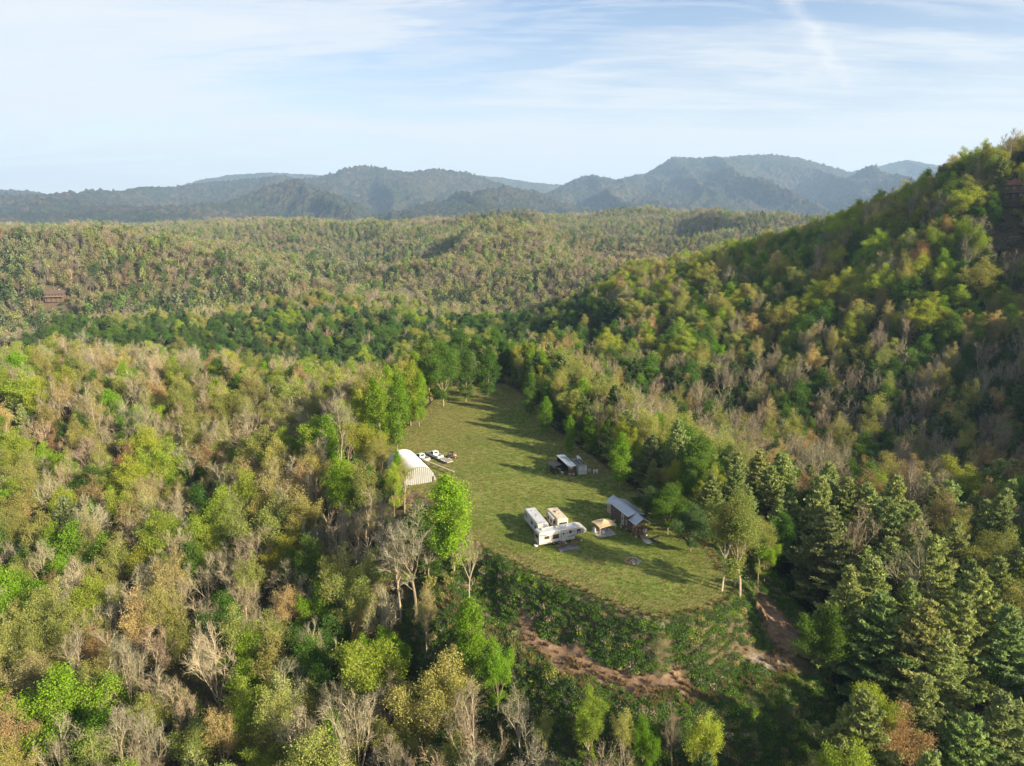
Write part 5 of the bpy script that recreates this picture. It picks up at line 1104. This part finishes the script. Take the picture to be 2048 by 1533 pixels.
x_, y_ = hl(6.35, 1.0); t = thing('cooler_box', 'white cooler box on the porch of the tiny house', 'cooler', x_, y_, R(-70.5), TH.location.z + 0.66); MB().box((0, 0, 0.30), (0.55, 0.75, 0.60), bev=0.04).build('body', 'white_plastic', t); MB().box((0, 0, 0.64), (0.58, 0.78, 0.08), bev=0.02).build('lid', 'white_plastic', t)
x_, y_ = hl(9.4, 1.75); t = thing('barrel_smoker', 'black barrel smoker on the grass beside the concrete slab', 'smoker', x_, y_, R(10))
MB().tube((-0.6, 0, 0.62), (0.6, 0, 0.62), 0.30, k=16).build('barrel', 'black_metal', t); MB().tube((0.45, 0, 0.85), (0.45, 0, 1.25), 0.05).build('chimney', 'black_metal', t); MB().box((0, -0.42, 0.60), (1.1, 0.25, 0.04)).build('shelf', 'grey_wood', t); MB().box((-0.85, 0, 0.50), (0.45, 0.45, 0.40), bev=0.03).build('firebox', 'black_metal', t)
for sx in (-0.5, 0.5):
    for sy in (-0.2, 0.2): MB().box((sx, sy, 0.2), (0.05, 0.05, 0.42)).build('leg', 'black_metal', t)
for k, (a_, b_, lb) in enumerate(((-1.6, -2.0, 'white bucket by the tiny house wall near the gazebo'), (1.6, -2.05, 'white bucket below the tiny house window trim'))):
    x_, y_ = hl(a_, b_); t = thing('bucket', lb, 'bucket', x_, y_, 0.3); MB().lathe([(0.14, 0), (0.18, 0.40), (0.19, 0.42)], k=14).build('pail', 'white_plastic', t, True); MB().tube((0, 0, 0.42), (0, 0, 0.45), 0.19, k=14).build('lid', 'white_plastic', t)

# --- gazebo on a slab
gx, gy, ga = 19.15, 138.0, R(24)
def gl(x, y): return gx + x * math.cos(ga) - y * math.sin(ga), gy + x * math.sin(ga) + y * math.cos(ga)
o = MB().box((0, 0, 0.06), (4.3, 3.7, 0.14), bev=0.015).build('concrete_slab', 'concrete'); o.location = (gx, gy, gpt(gx, gy)); o.rotation_euler = (0, 0, ga); tag(o, 'square concrete slab under the tan gazebo', 'slab')
t = thing('gazebo', 'tan canvas gazebo with peaked roof between camper and tiny house', 'gazebo', gx, gy, ga, gpt(gx, gy) + 0.13)
hw, hd = 2.0, 1.75
cv = bmesh.new(); cs = [(-hw, -hd), (hw, -hd), (hw, hd), (-hw, hd)]; apex = (0.0, 0.0, 3.05)
n_ = 8; rows_ = 7
for q in range(4):          # four sagging canvas panels, hem lifted in the middle
    (ax, ay), (bx, by) = cs[q], cs[(q + 1) % 4]; grid = []
    for j in range(rows_ + 1):
        v_ = j / rows_; row = []
        for i in range(n_ + 1):
            u = i / n_; ex = ax + (bx - ax) * u; ey = ay + (by - ay) * u; ez = 2.05 + 0.22 * math.sin(math.pi * u) * (1 - v_)
            row.append(cv.verts.new((ex + (apex[0] - ex) * v_, ey + (apex[1] - ey) * v_, ez + (apex[2] - ez) * v_ - 0.16 * math.sin(math.pi * v_) * (1 - 0.3 * math.sin(math.pi * u)))))
        grid.append(row)
    for j in range(rows_):
        for i in range(n_):
            try: cv.faces.new((grid[j][i], grid[j][i + 1], grid[j + 1][i + 1], grid[j + 1][i]))
            except ValueError: pass
bmesh.ops.remove_doubles(cv, verts=cv.verts, dist=0.004); bmesh.ops.recalc_face_normals(cv, faces=cv.faces)
me = bpy.data.meshes.new('canopy'); cv.to_mesh(me); cv.free(); me.materials.append(MATS['canvas_pale']); co_ = link('canopy', me, t); md = co_.modifiers.new('thick', 'SOLIDIFY'); md.thickness = 0.02
va = MB()
for (ax, ay), (bx, by) in zip(cs, cs[1:] + cs[:1]):
    for i in range(8):
        u0, u1 = i / 8, (i + 1) / 8; z0_, z1_ = 2.05 + 0.22 * math.sin(math.pi * u0), 2.05 + 0.22 * math.sin(math.pi * u1)
        k_ = 1.006; va.poly([((ax + (bx - ax) * u0) * k_, (ay + (by - ay) * u0) * k_, z0_), ((ax + (bx - ax) * u1) * k_, (ay + (by - ay) * u1) * k_, z1_), ((ax + (bx - ax) * u1) * k_, (ay + (by - ay) * u1) * k_, z1_ - 0.18), ((ax + (bx - ax) * u0) * k_, (ay + (by - ay) * u0) * k_, z0_ - 0.18)])
va.build('valance', 'canvas', t)
for ax, ay in cs: MB().box((ax * 0.93, ay * 0.93, 1.05), (0.13, 0.13, 2.1)).build('post', 'post_wood', t)
for k, (a_, b_, rz_, mt, lb) in enumerate(((-1.0, 0.4, 0.0, 'red_fabric', 'red cushioned chair under the gazebo, left side'), (-0.6, -0.9, R(50), 'blue_fabric', 'blue folding chair under the gazebo near its front left post'), (1.0, 0.6, R(180), 'blue_fabric', 'blue folding chair under the gazebo, right side'))):
    x_, y_ = gl(a_, b_); chair(lb, x_, y_, ga + rz_, mt, 0.14)
x_, y_ = gl(-1.45, 1.0); t = thing('chest_freezer', 'white chest freezer under the left back corner of the gazebo', 'freezer', x_, y_, ga, gpt(x_, y_) + 0.13); MB().box((0, 0, 0.40), (0.6, 0.9, 0.78), bev=0.03).build('body', 'white_plastic', t); MB().box((0, 0, 0.83), (0.62, 0.92, 0.07), bev=0.02).build('lid', 'white_plastic', t)
x_, y_ = gl(0.2, 0.2); t = thing('round_table', 'small round grey table in the middle of the gazebo', 'table', x_, y_, 0, gpt(x_, y_) + 0.13); MB().tube((0, 0, 0.66), (0, 0, 0.70), 0.48, k=20).build('table_top', 'grey_wood', t); MB().tube((0, 0, 0), (0, 0, 0.66), 0.05).build('leg', 'dark_metal_post', t); MB().tube((0, 0, 0), (0, 0, 0.03), 0.28, k=16).build('base', 'dark_metal_post', t)

# --- fire ring
t = thing('fire_ring', 'ring of rough stones with ashes on the grass before the camper', 'fire ring', 23.1, 125.2)
MB().lathe([(1.0, 0.01), (0.9, 0.05), (0.3, 0.09)], k=20).build('ash_bed', 'ash', t); rs = random.Random(4)
for i in range(30):
    a_ = i * 2 * math.pi / 22 + rs.random() * 0.2 if i < 22 else rs.random() * 6.28; rr_ = 1.25 + rs.uniform(-0.15, 0.2) if i < 22 else 0.2 + 0.8 * rs.random(); s_ = rs.uniform(0.15, 0.27)
    b = MB().ball((rr_ * 1.1 * math.cos(a_), rr_ * math.sin(a_), s_ * 0.45), (s_, s_ * rs.uniform(0.7, 1.1), s_ * 0.7), 2)
    for v in b.bm.verts: v.co += Vector((rs.uniform(-1, 1), rs.uniform(-1, 1), rs.uniform(-1, 1))) * 0.03
    b.build('stone', 'stone_red' if math.cos(a_) < -0.35 else 'stone', t)

# --- lean-to shed, container with solar panels and the things round them
sa = R(-69)
t = thing('lean_to_shed', 'black lean-to shed with sloping pale metal roof beside the container', 'shed', 14.1, 175.6, sa)
MB().box((0, 0.95, 1.25), (7.0, 0.12, 2.5)).build('wall', 'black_metal', t); MB().box((3.4, 0, 1.45), (0.12, 2.0, 1.7)).build('wall', 'brown_siding', t); MB().box((3.42, 0, 0.4), (0.12, 2.0, 0.5)).build('base_board', 'grey_wood', t); MB().box((-3.4, 0, 1.3), (0.12, 2.0, 2.6)).build('wall', 'black_metal', t)
rf = MB().prism([(-3.8, 3.15), (3.8, 2.50), (3.8, 2.57), (-3.8, 3.22)], -1.15, 1.15).build('roof', 'metal_roof', t)
se = MB()
for i in range(8): se.prism([(-3.78, 3.215), (3.78, 2.565), (3.78, 2.60), (-3.78, 3.25)], -1.12 + i * 0.32 - 0.012, -1.12 + i * 0.32 + 0.012)
se.build('standing_seam', 'metal_roof', rf)
for xx in (-3.3, 0, 3.3): MB().box((xx, -1.0, 1.3), (0.12, 0.12, 2.6 - xx * 0.08)).build('post', 'black_metal', t)
t = thing('tarp_awning', 'sagging black tarp awning on posts at the shed left side', 'awning', 11.2, 175.2, sa)
MB().prism_x([(-1.3, 1.75), (1.3, 2.15), (1.3, 2.19), (-1.3, 1.80)], -2.4, 1.4).build('tarp', 'black_metal', t); MB().box((0.9, -1.25, 0.9), (2.6, 0.05, 1.6)).build('side_screen', 'black_metal', t)
for xx in (-2.3, 1.3):
    for yy in (-1.25, 1.25): MB().tube((xx, yy, 0), (xx, yy, 1.8 + (0.35 if yy > 0 else 0)), 0.05, k=8).build('post', 'black_metal', t)
t = thing('workbench', 'pale workbench under the black tarp awning', 'bench', 12.2, 174.9, sa); MB().box((0, 0, 0.85), (1.5, 0.6, 0.06)).build('table_top', 'beam_pale', t)
for sx in (-0.65, 0.65):
    for sy in (-0.25, 0.25): MB().box((sx, sy, 0.42), (0.07, 0.07, 0.84)).build('leg', 'grey_wood', t)
t = thing('storage_bin', 'grey storage bin at the front of the black awning', 'bin', 12.9, 173.3, sa); MB().box((0, 0, 0.25), (0.9, 0.55, 0.5), bev=0.04).build('body', 'trim_grey', t); MB().box((0, 0, 0.53), (0.95, 0.6, 0.06), bev=0.02).build('lid', 'white_plastic', t)
t = thing('shipping_container', 'grey corrugated shipping container carrying solar panels on its roof', 'container', 17.45, 175.4, R(-76))
MB().box((0, 0, 1.25), (5.7, 2.3, 2.3)).build('body', 'container', t); MB().box((0, 0, 2.43), (5.8, 2.38, 0.10)).build('roof', 'deck_steel', t)
c_ = MB()
for i in range(19):
    for sg in (-1, 1): c_.box((-2.7 + i * 0.3, sg * 1.165, 1.27), (0.13, 0.05, 2.15))
c_.build('corrugation', 'container', t)
for sg in (-1, 1):
    d = MB().box((2.87, sg * 0.56, 1.25), (0.06, 1.08, 2.2)).build('door', 'camo', t); MB().tube((2.93, sg * 0.25, 0.2), (2.93, sg * 0.25, 2.3), 0.025, k=6).build('lock_bar', 'steel', d)
for i in range(4):
    for sg in (-1, 1):
        p_ = MB().box((-1.2 + i * 1.05, sg * 0.52, 2.60), (1.0, 0.98, 0.045), ry=R(2)).build('solar_panel', 'solar', t); f = MB()
        for a_, b_, c2, d2 in ((0, 0.5, 1.02, 0.03), (0, -0.5, 1.02, 0.03), (0.5, 0, 0.03, 1.0), (-0.5, 0, 0.03, 1.0)): f.box((-1.2 + i * 1.05 + a_, sg * 0.52 + b_, 2.605), (c2, d2, 0.055))
        f.build('panel_frame', 'steel', p_)
for xx in (-2.6, 2.6):
    for yy in (-1.0, 1.0): MB().box((xx, yy, 0.06), (0.3, 0.25, 0.16)).build('corner_block', 'concrete', t)
a = R(-76); dx_, dy_ = -2.2, 0.35; t = thing('satellite_dish', 'round white satellite dish on the far end of the container roof', 'dish', 17.45 + dx_ * math.cos(a) - dy_ * math.sin(a), 175.4 + dx_ * math.sin(a) + dy_ * math.cos(a), R(-60), gpt(17.45, 175.4) + 2.48)
db = MB(); db.lathe([(0.02, 0.0), (0.22, 0.03), (0.40, 0.12), (0.44, 0.16), (0.40, 0.15), (0.2, 0.06), (0.02, 0.04)], k=20); bmesh.ops.transform(db.bm, matrix=Matrix.Translation((0, 0, 0.6)) @ Matrix.Rotation(R(52), 4, 'Y'), verts=db.bm.verts); db.build('reflector', 'white_paint', t, True)
MB().tube((0, 0, 0), (0, 0, 0.62), 0.04).build('mast', 'white_paint', t); MB().tube((0.05, 0, 0.5), (0.6, 0, 0.75), 0.02).build('feed_arm', 'white_paint', t)
dx_, dy_ = -1.7, 0.95; t = thing('vent_pipe', 'white elbow pipe beside the dish on the container roof', 'pipe', 17.45 + dx_ * math.cos(a) - dy_ * math.sin(a), 175.4 + dx_ * math.sin(a) + dy_ * math.cos(a), R(-76), gpt(17.45, 175.4) + 2.48); MB().tube((-0.6, 0, 0.55), (0.4, 0, 0.12), 0.14, k=12).build('pipe', 'white_paint', t); MB().tube((-0.6, 0, 0.0), (-0.6, 0, 0.55), 0.10).build('stand', 'white_paint', t)
for k, (xx, lb) in enumerate(((21.15, 'left one of two white upright gas tanks by the container'), (21.85, 'right one of two white upright gas tanks by the container'))):
    t = thing('gas_tank', lb, 'gas tank', xx, 173.2, 0, None, 'gas tanks'); MB().lathe([(0.2, 0.0), (0.2, 0.06), (0.24, 0.08), (0.25, 0.95), (0.18, 1.12), (0.06, 1.18)], k=18).build('cylinder', 'white_paint', t, True); MB().lathe([(0.13, 1.12), (0.13, 1.28), (0.10, 1.30)], k=14).build('valve_collar', 'white_paint', t)
t = thing('wooden_crate', 'tan wooden crate in the grass right of the container', 'crate', 20.0, 174.9, R(-76)); MB().box((0, 0, 0.38), (0.9, 0.8, 0.7)).build('core', 'tan_siding', t)
for k in range(4):
    for sg in (-1, 1): MB().box((0, sg * 0.42, 0.12 + k * 0.19), (0.94, 0.03, 0.16)).build('slat', 'beam_pale', t)
for k in range(4): MB().box((0.47, 0, 0.12 + k * 0.19), (0.03, 0.8, 0.16)).build('slat', 'beam_pale', t)
t = thing('push_mower', 'small red push mower in front of the container', 'mower', 15.75, 171.9, R(-20)); MB().box((0, 0, 0.24), (0.62, 0.46, 0.16), bev=0.04).build('deck', 'red_paint', t); MB().lathe([(0.14, 0.32), (0.14, 0.48), (0.08, 0.52)], k=12).build('engine', 'white_plastic', t)
for sx in (-0.25, 0.25):
    for sy in (-0.27, 0.27): wheel(t, sx, sy, 0.11, 0.11, 0.06)
hb = MB()
for sy in (-0.2, 0.2): hb.tube((-0.28, sy, 0.3), (-0.85, sy, 0.95), 0.015, k=6)
hb.tube((-0.85, -0.2, 0.95), (-0.85, 0.2, 0.95), 0.015, k=6); hb.build('handle', 'black_metal', t)

# --- hoop barn
t = thing('hoop_barn', 'white arched metal barn half hidden by trees at the left field edge', 'barn', -22.95, 166.5, R(115))
A_, H_, L_ = 4.2, 4.5, 15.0
sh = bmesh.new(); ns, nl = 40, 150; rings = []
for i in range(nl + 1):
    x = L_ * i / nl; rb = 0.05 * (1 if (i % 4) < 2 else -1); row = []
    for j in range(ns + 1):
        th = math.pi * j / ns; row.append(sh.verts.new((x, (A_ + rb) * math.cos(th), (H_ + rb) * math.sin(th) ** 0.92)))
    rings.append(row)
for i in range(nl):
    for j in range(ns): sh.faces.new((rings[i][j], rings[i][j + 1], rings[i + 1][j + 1], rings[i + 1][j]))
bmesh.ops.recalc_face_normals(sh, faces=sh.faces); me = bpy.data.meshes.new('shell'); sh.to_mesh(me); sh.free(); me.materials.append(MATS['barn_white']); link('shell', me, t)
def end_wall(x, nm):
    n = 64; b = MB()
    for i in range(n):
        y0_, y1_ = -A_ * 0.985 + 2 * A_ * 0.985 * i / n, -A_ * 0.985 + 2 * A_ * 0.985 * (i + 1) / n
        off = 0.16 if (i % 4) < 2 else 0.0; sgx = -1 if x < 1 else 1
        h0 = H_ * max(0.02, 1 - (y0_ / A_) ** 2) ** 0.46 - 0.03; h1 = H_ * max(0.02, 1 - (y1_ / A_) ** 2) ** 0.46 - 0.03
        x_ = x + sgx * off; b.poly([(x_, y0_, 0.0), (x_, y1_, 0.0), (x_, y1_, h1), (x_, y0_, h0)]); b.poly([(x, y1_, 0), (x + sgx * 0.16, y1_, 0), (x + sgx * 0.16, y1_, h1), (x, y1_, h1)])
    return b.build(nm, 'barn_white', t)
end_wall(0.10, 'end_wall'); end_wall(L_ - 0.10, 'end_wall')
MB().box((-0.08, -3.55, 0.75), (0.06, 0.5, 1.5)).build('side_door', 'brown_siding', t)
for sg in (-1, 1): MB().box((L_ / 2, sg * 4.22, 0.12), (L_ + 0.1, 0.22, 0.30)).build('base_rail', 'concrete', t)

# --- pickups, trailer, buggy and the long beam
def pickup(label, paint, x, y, rz):
    t = thing('pickup_truck', label, 'pickup truck', x, y, rz, None, 'pickup trucks')
    lo = [(-2.85, 0.55), (-2.85, 1.12), (2.45, 1.12), (2.78, 1.02), (2.88, 0.78), (2.86, 0.45), (2.3, 0.42), (1.4, 0.42), (-1.3, 0.42), (-2.5, 0.45)]
    for sg in (-1, 1): MB().prism([(-2.85, 0.60), (-2.85, 1.18), (-0.75, 1.18), (-0.75, 0.45), (-2.5, 0.45)], sg * 0.97 - 0.06, sg * 0.97 + 0.06, 0.02).build('bed_side', paint, t)
    MB().box((-1.8, 0, 0.62), (2.1, 1.82, 0.08)).build('bed_floor', 'trim_grey', t); tg = MB().box((-2.83, 0, 0.88), (0.08, 1.84, 0.56), bev=0.015).build('tailgate', paint, t); MB().box((-2.875, 0, 1.0), (0.02, 0.3, 0.08)).build('handle', 'black_metal', tg)
    MB().prism([(-0.75, 0.42), (-0.75, 1.14), (1.15, 1.14), (2.45, 1.08), (2.78, 0.98), (2.88, 0.75), (2.86, 0.45)], -1.0, 1.0, 0.06).build('body', paint, t)
    cb = bmesh.new(); bot = [(-0.78, -0.96), (1.25, -0.96), (1.25, 0.96), (-0.78, 0.96)]; top = [(-0.55, -0.74), (0.55, -0.74), (0.55, 0.74), (-0.55, 0.74)]
    vb = [cb.verts.new((a_, b_, 1.10)) for a_, b_ in bot]; vt = [cb.verts.new((a_, b_, 1.86)) for a_, b_ in top]
    for i in range(4): cb.faces.new((vb[i], vb[(i + 1) % 4], vt[(i + 1) % 4], vt[i]))
    cb.faces.new(vt); bmesh.ops.recalc_face_normals(cb, faces=cb.faces); bmesh.ops.bevel(cb, geom=list(cb.edges), offset=0.05, segments=2, affect='EDGES')
    me = bpy.data.meshes.new('cab'); cb.to_mesh(me); cb.free(); me.materials.append(MATS[paint]); cab = link('cab', me, t)
    def pane(nm, p): 
        MB().poly(p).build(nm, 'glass', cab)
    def lerp3(a_, b_, f): return tuple(a_[i] + (b_[i] - a_[i]) * f for i in range(3))
    def face_pane(nm, b0, b1, t1, t0, m0, m1, lo_, hi_, off):
        p = [lerp3(lerp3(b0, b1, m0), lerp3(t0, t1, m0), lo_), lerp3(lerp3(b0, b1, m1), lerp3(t0, t1, m1), lo_), lerp3(lerp3(b0, b1, m1), lerp3(t0, t1, m1), hi_), lerp3(lerp3(b0, b1, m0), lerp3(t0, t1, m0), hi_)]
        pane(nm, [tuple(c + o_ for c, o_ in zip(q, off)) for q in p])
    B = [(a_, b_, 1.10) for a_, b_ in bot]; T_ = [(a_, b_, 1.86) for a_, b_ in top]
    face_pane('rear_window', B[3], B[0], T_[0], T_[3], 0.14, 0.86, 0.22, 0.85, (-0.02, 0, 0.005)); face_pane('windscreen', B[1], B[2], T_[2], T_[1], 0.08, 0.92, 0.12, 0.90, (0.02, 0, 0.01))
    for bb, tt, sg in (((B[0], B[1]), (T_[1], T_[0]), -1), ((B[3], B[2]), (T_[2], T_[3]), 1)):
        face_pane('side_window', bb[0], bb[1], tt[0], tt[1], 0.10, 0.46, 0.14, 0.85, (0, sg * 0.02, 0.005)); face_pane('side_window', bb[0], bb[1], tt[0], tt[1], 0.51, 0.88, 0.14, 0.85, (0, sg * 0.02, 0.005))
    for xx in (-1.75, 1.85):
        for yy in (-0.90, 0.90): wheel(t, xx, yy, 0.39, 0.39, 0.26)
    for sg in (-1, 1):
        MB().box((-2.87, sg * 0.93, 0.93), (0.04, 0.12, 0.36)).build('tail_light', 'red_lamp', t); MB().box((2.84, sg * 0.78, 0.80), (0.08, 0.32, 0.18)).build('headlight', 'steel', t); MB().box((1.0, sg * 1.10, 1.22), (0.10, 0.20, 0.16), bev=0.02).build('mirror', 'black_metal', t)
    MB().box((-2.95, 0, 0.52), (0.16, 1.9, 0.18), bev=0.03).build('bumper', 'steel', t); MB().box((2.92, 0, 0.52), (0.14, 1.95, 0.2), bev=0.03).build('bumper', 'steel', t); MB().box((2.86, 0, 0.82), (0.06, 1.1, 0.24)).build('grille', 'black_metal', t)
pickup('white pickup truck with open bed parked behind the barn', 'white_paint', -21.25, 186.0, R(131))
pickup('sage grey pickup truck partly behind the barn roof', 'sage_paint', -24.7, 183.6, R(133))
t = thing('flatbed_trailer', 'low flatbed trailer with two axles behind the white pickup', 'trailer', -17.9, 181.9, R(131)); dk = MB().box((0, 0, 0.58), (4.3, 1.9, 0.08)).build('deck', 'deck_steel', t)
for i in range(8): MB().box((0, -0.83 + i * 0.237, 0.635), (4.26, 0.215, 0.035)).build('plank', 'grey_wood', dk)
MB().box((0, 0.97, 0.56), (4.3, 0.05, 0.16)).box((0, -0.97, 0.56), (4.3, 0.05, 0.16)).box((-2.16, 0, 0.56), (0.05, 1.9, 0.14)).build('frame_rail', 'beam_pale', t); MB().tube((2.1, 0.6, 0.5), (3.2, 0, 0.48), 0.05, k=6).tube((2.1, -0.6, 0.5), (3.2, 0, 0.48), 0.05, k=6).build('tow_bar', 'black_metal', t)
for xx in (-0.75, 0.05):
    for yy in (-1.1, 1.1): wheel(t, xx, yy, 0.33, 0.33, 0.2)
for yy in (-1.1, 1.1): MB().box((-0.35, yy, 0.72), (1.7, 0.26, 0.04)).build('fender', 'white_plastic', t)
t = thing('utility_buggy', 'dark four-wheel utility buggy with roll cage beside the flatbed trailer', 'buggy', -16.55, 185.2, R(205)); MB().box((0, 0, 0.55), (2.3, 1.1, 0.25), bev=0.05).build('chassis', 'black_metal', t); MB().prism([(0.55, 0.6), (1.35, 0.6), (1.35, 0.85), (0.6, 1.05)], -0.55, 0.55, 0.04).build('hood', 'black_metal', t); MB().box((-0.85, 0, 0.85), (0.8, 1.2, 0.35), bev=0.03).build('cargo_box', 'decal_tan', t)
for yy in (-0.3, 0.3): MB().box((0.0, yy, 0.78), (0.5, 0.45, 0.2), bev=0.04).box((-0.28, yy, 1.1), (0.12, 0.45, 0.55), bev=0.03).build('seat', 'red_fabric', t)
cg = MB()
for yy in (-0.6, 0.6): cg.tube((0.75, yy, 0.9), (0.4, yy, 1.75), 0.035, k=6).tube((0.4, yy, 1.75), (-0.5, yy, 1.75), 0.035, k=6).tube((-0.5, yy, 1.75), (-0.6, yy, 0.8), 0.035, k=6)
for xx in (0.4, -0.5): cg.tube((xx, -0.6, 1.75), (xx, 0.6, 1.75), 0.035, k=6)
cg.build('roll_cage', 'black_metal', t); MB().box((-0.05, 0, 1.81), (1.0, 1.3, 0.05), bev=0.02).build('roof', 'black_metal', t); MB().tube((0.45, 0.3, 1.05), (0.42, 0.3, 1.08), 0.17, k=14).build('steering_wheel', 'rubber', t)
for xx in (-0.85, 0.9):
    for yy in (-0.68, 0.68): wheel(t, xx, yy, 0.34, 0.34, 0.25)
t = thing('long_beam', 'long pale beam raised on trestles between barn and trucks', 'beam', -19.35, 176.4, R(-46.5)); MB().box((0, 0, 0.98), (13.2, 0.30, 0.14)).build('beam', 'beam_pale', t); MB().box((0, 0, 0.86), (13.0, 0.12, 0.10)).build('lower_flange', 'trim_grey', t)
for xx in (-5.8, -2.9, 0.0, 2.9, 5.8):
    MB().tube((xx, -0.35, 0), (xx, -0.04, 0.85), 0.04, k=6).tube((xx, 0.35, 0), (xx, 0.04, 0.85), 0.04, k=6).tube((xx, -0.25, 0.3), (xx, 0.25, 0.3), 0.03, k=6).build('trestle', 'black_metal', t)

# --- houses among the trees
def cabin(label, x, y, rz, z, w, d, h, roofmat, wallmat, name='cabin'):
    t = thing(name, label, 'house', x, y, rz, z)
    MB().box((0, 0, h / 2 - 1.5), (w, d, h + 3)).build('wall', wallmat, t)
    rf = MB().prism([(-w / 2 - 0.8, h - 0.2), (w / 2 + 0.8, h - 0.2), (0, h + w * 0.30)] if d > w else [(-w / 2 - 0.6, h + 0.0), (w / 2 + 0.6, h + 0.0), (w / 2 + 0.6, h + 0.12), (-w / 2 - 0.6, h + 0.12)], -d / 2 - 0.8, d / 2 + 0.8).build('roof', roofmat, t)
    if d <= w: MB().prism_x([(-d / 2 - 0.8, h + 0.1), (d / 2 + 0.8, h + 0.1), (0, h + d * 0.33)], -w / 2 - 0.6, w / 2 + 0.6).build('roof', roofmat, t)
    MB().box((w * 0.2, d * 0.1, h + d * 0.25), (0.9, 0.9, 3.0)).build('chimney', 'stone', t)
    n = max(3, int(w / 2.6))
    for i in range(n):
        for zz in ((h * 0.30, h * 0.74) if h > 4 else (h * 0.5,)): window(t, (-w / 2 + (i + 0.5) * w / n, -d / 2 - 0.02, zz), (1.1, 0.06, 1.2), 'glass', 'cedar')
    dz = h * 0.48 if h > 4 else 0.3
    dk = MB().box((0, -d / 2 - 1.5, dz), (w + 1.0, 3.0, 0.2)).build('deck', 'grey_wood', t); r = MB().box((0, -d / 2 - 2.95, dz + 1.0), (w + 1.0, 0.1, 0.1))
    for i in range(int(w / 1.2) + 1): r.box((-w / 2 - 0.4 + i * 1.2, -d / 2 - 2.95, dz + 0.5), (0.08, 0.08, 1.0))
    r.build('railing', 'cedar', dk)
    for i in range(5): MB().box((-w / 2 + i * w / 4, -d / 2 - 2.8, dz / 2 - 1.0), (0.2, 0.2, dz + 2)).build('deck_post', 'cabin_log', t)
for lb, hx, hy, hzv, hrz, w_, d_, h_, rm, wm in HOUSES: cabin(lb, hx, hy, hrz, hzv, w_, d_, h_, rm, wm)
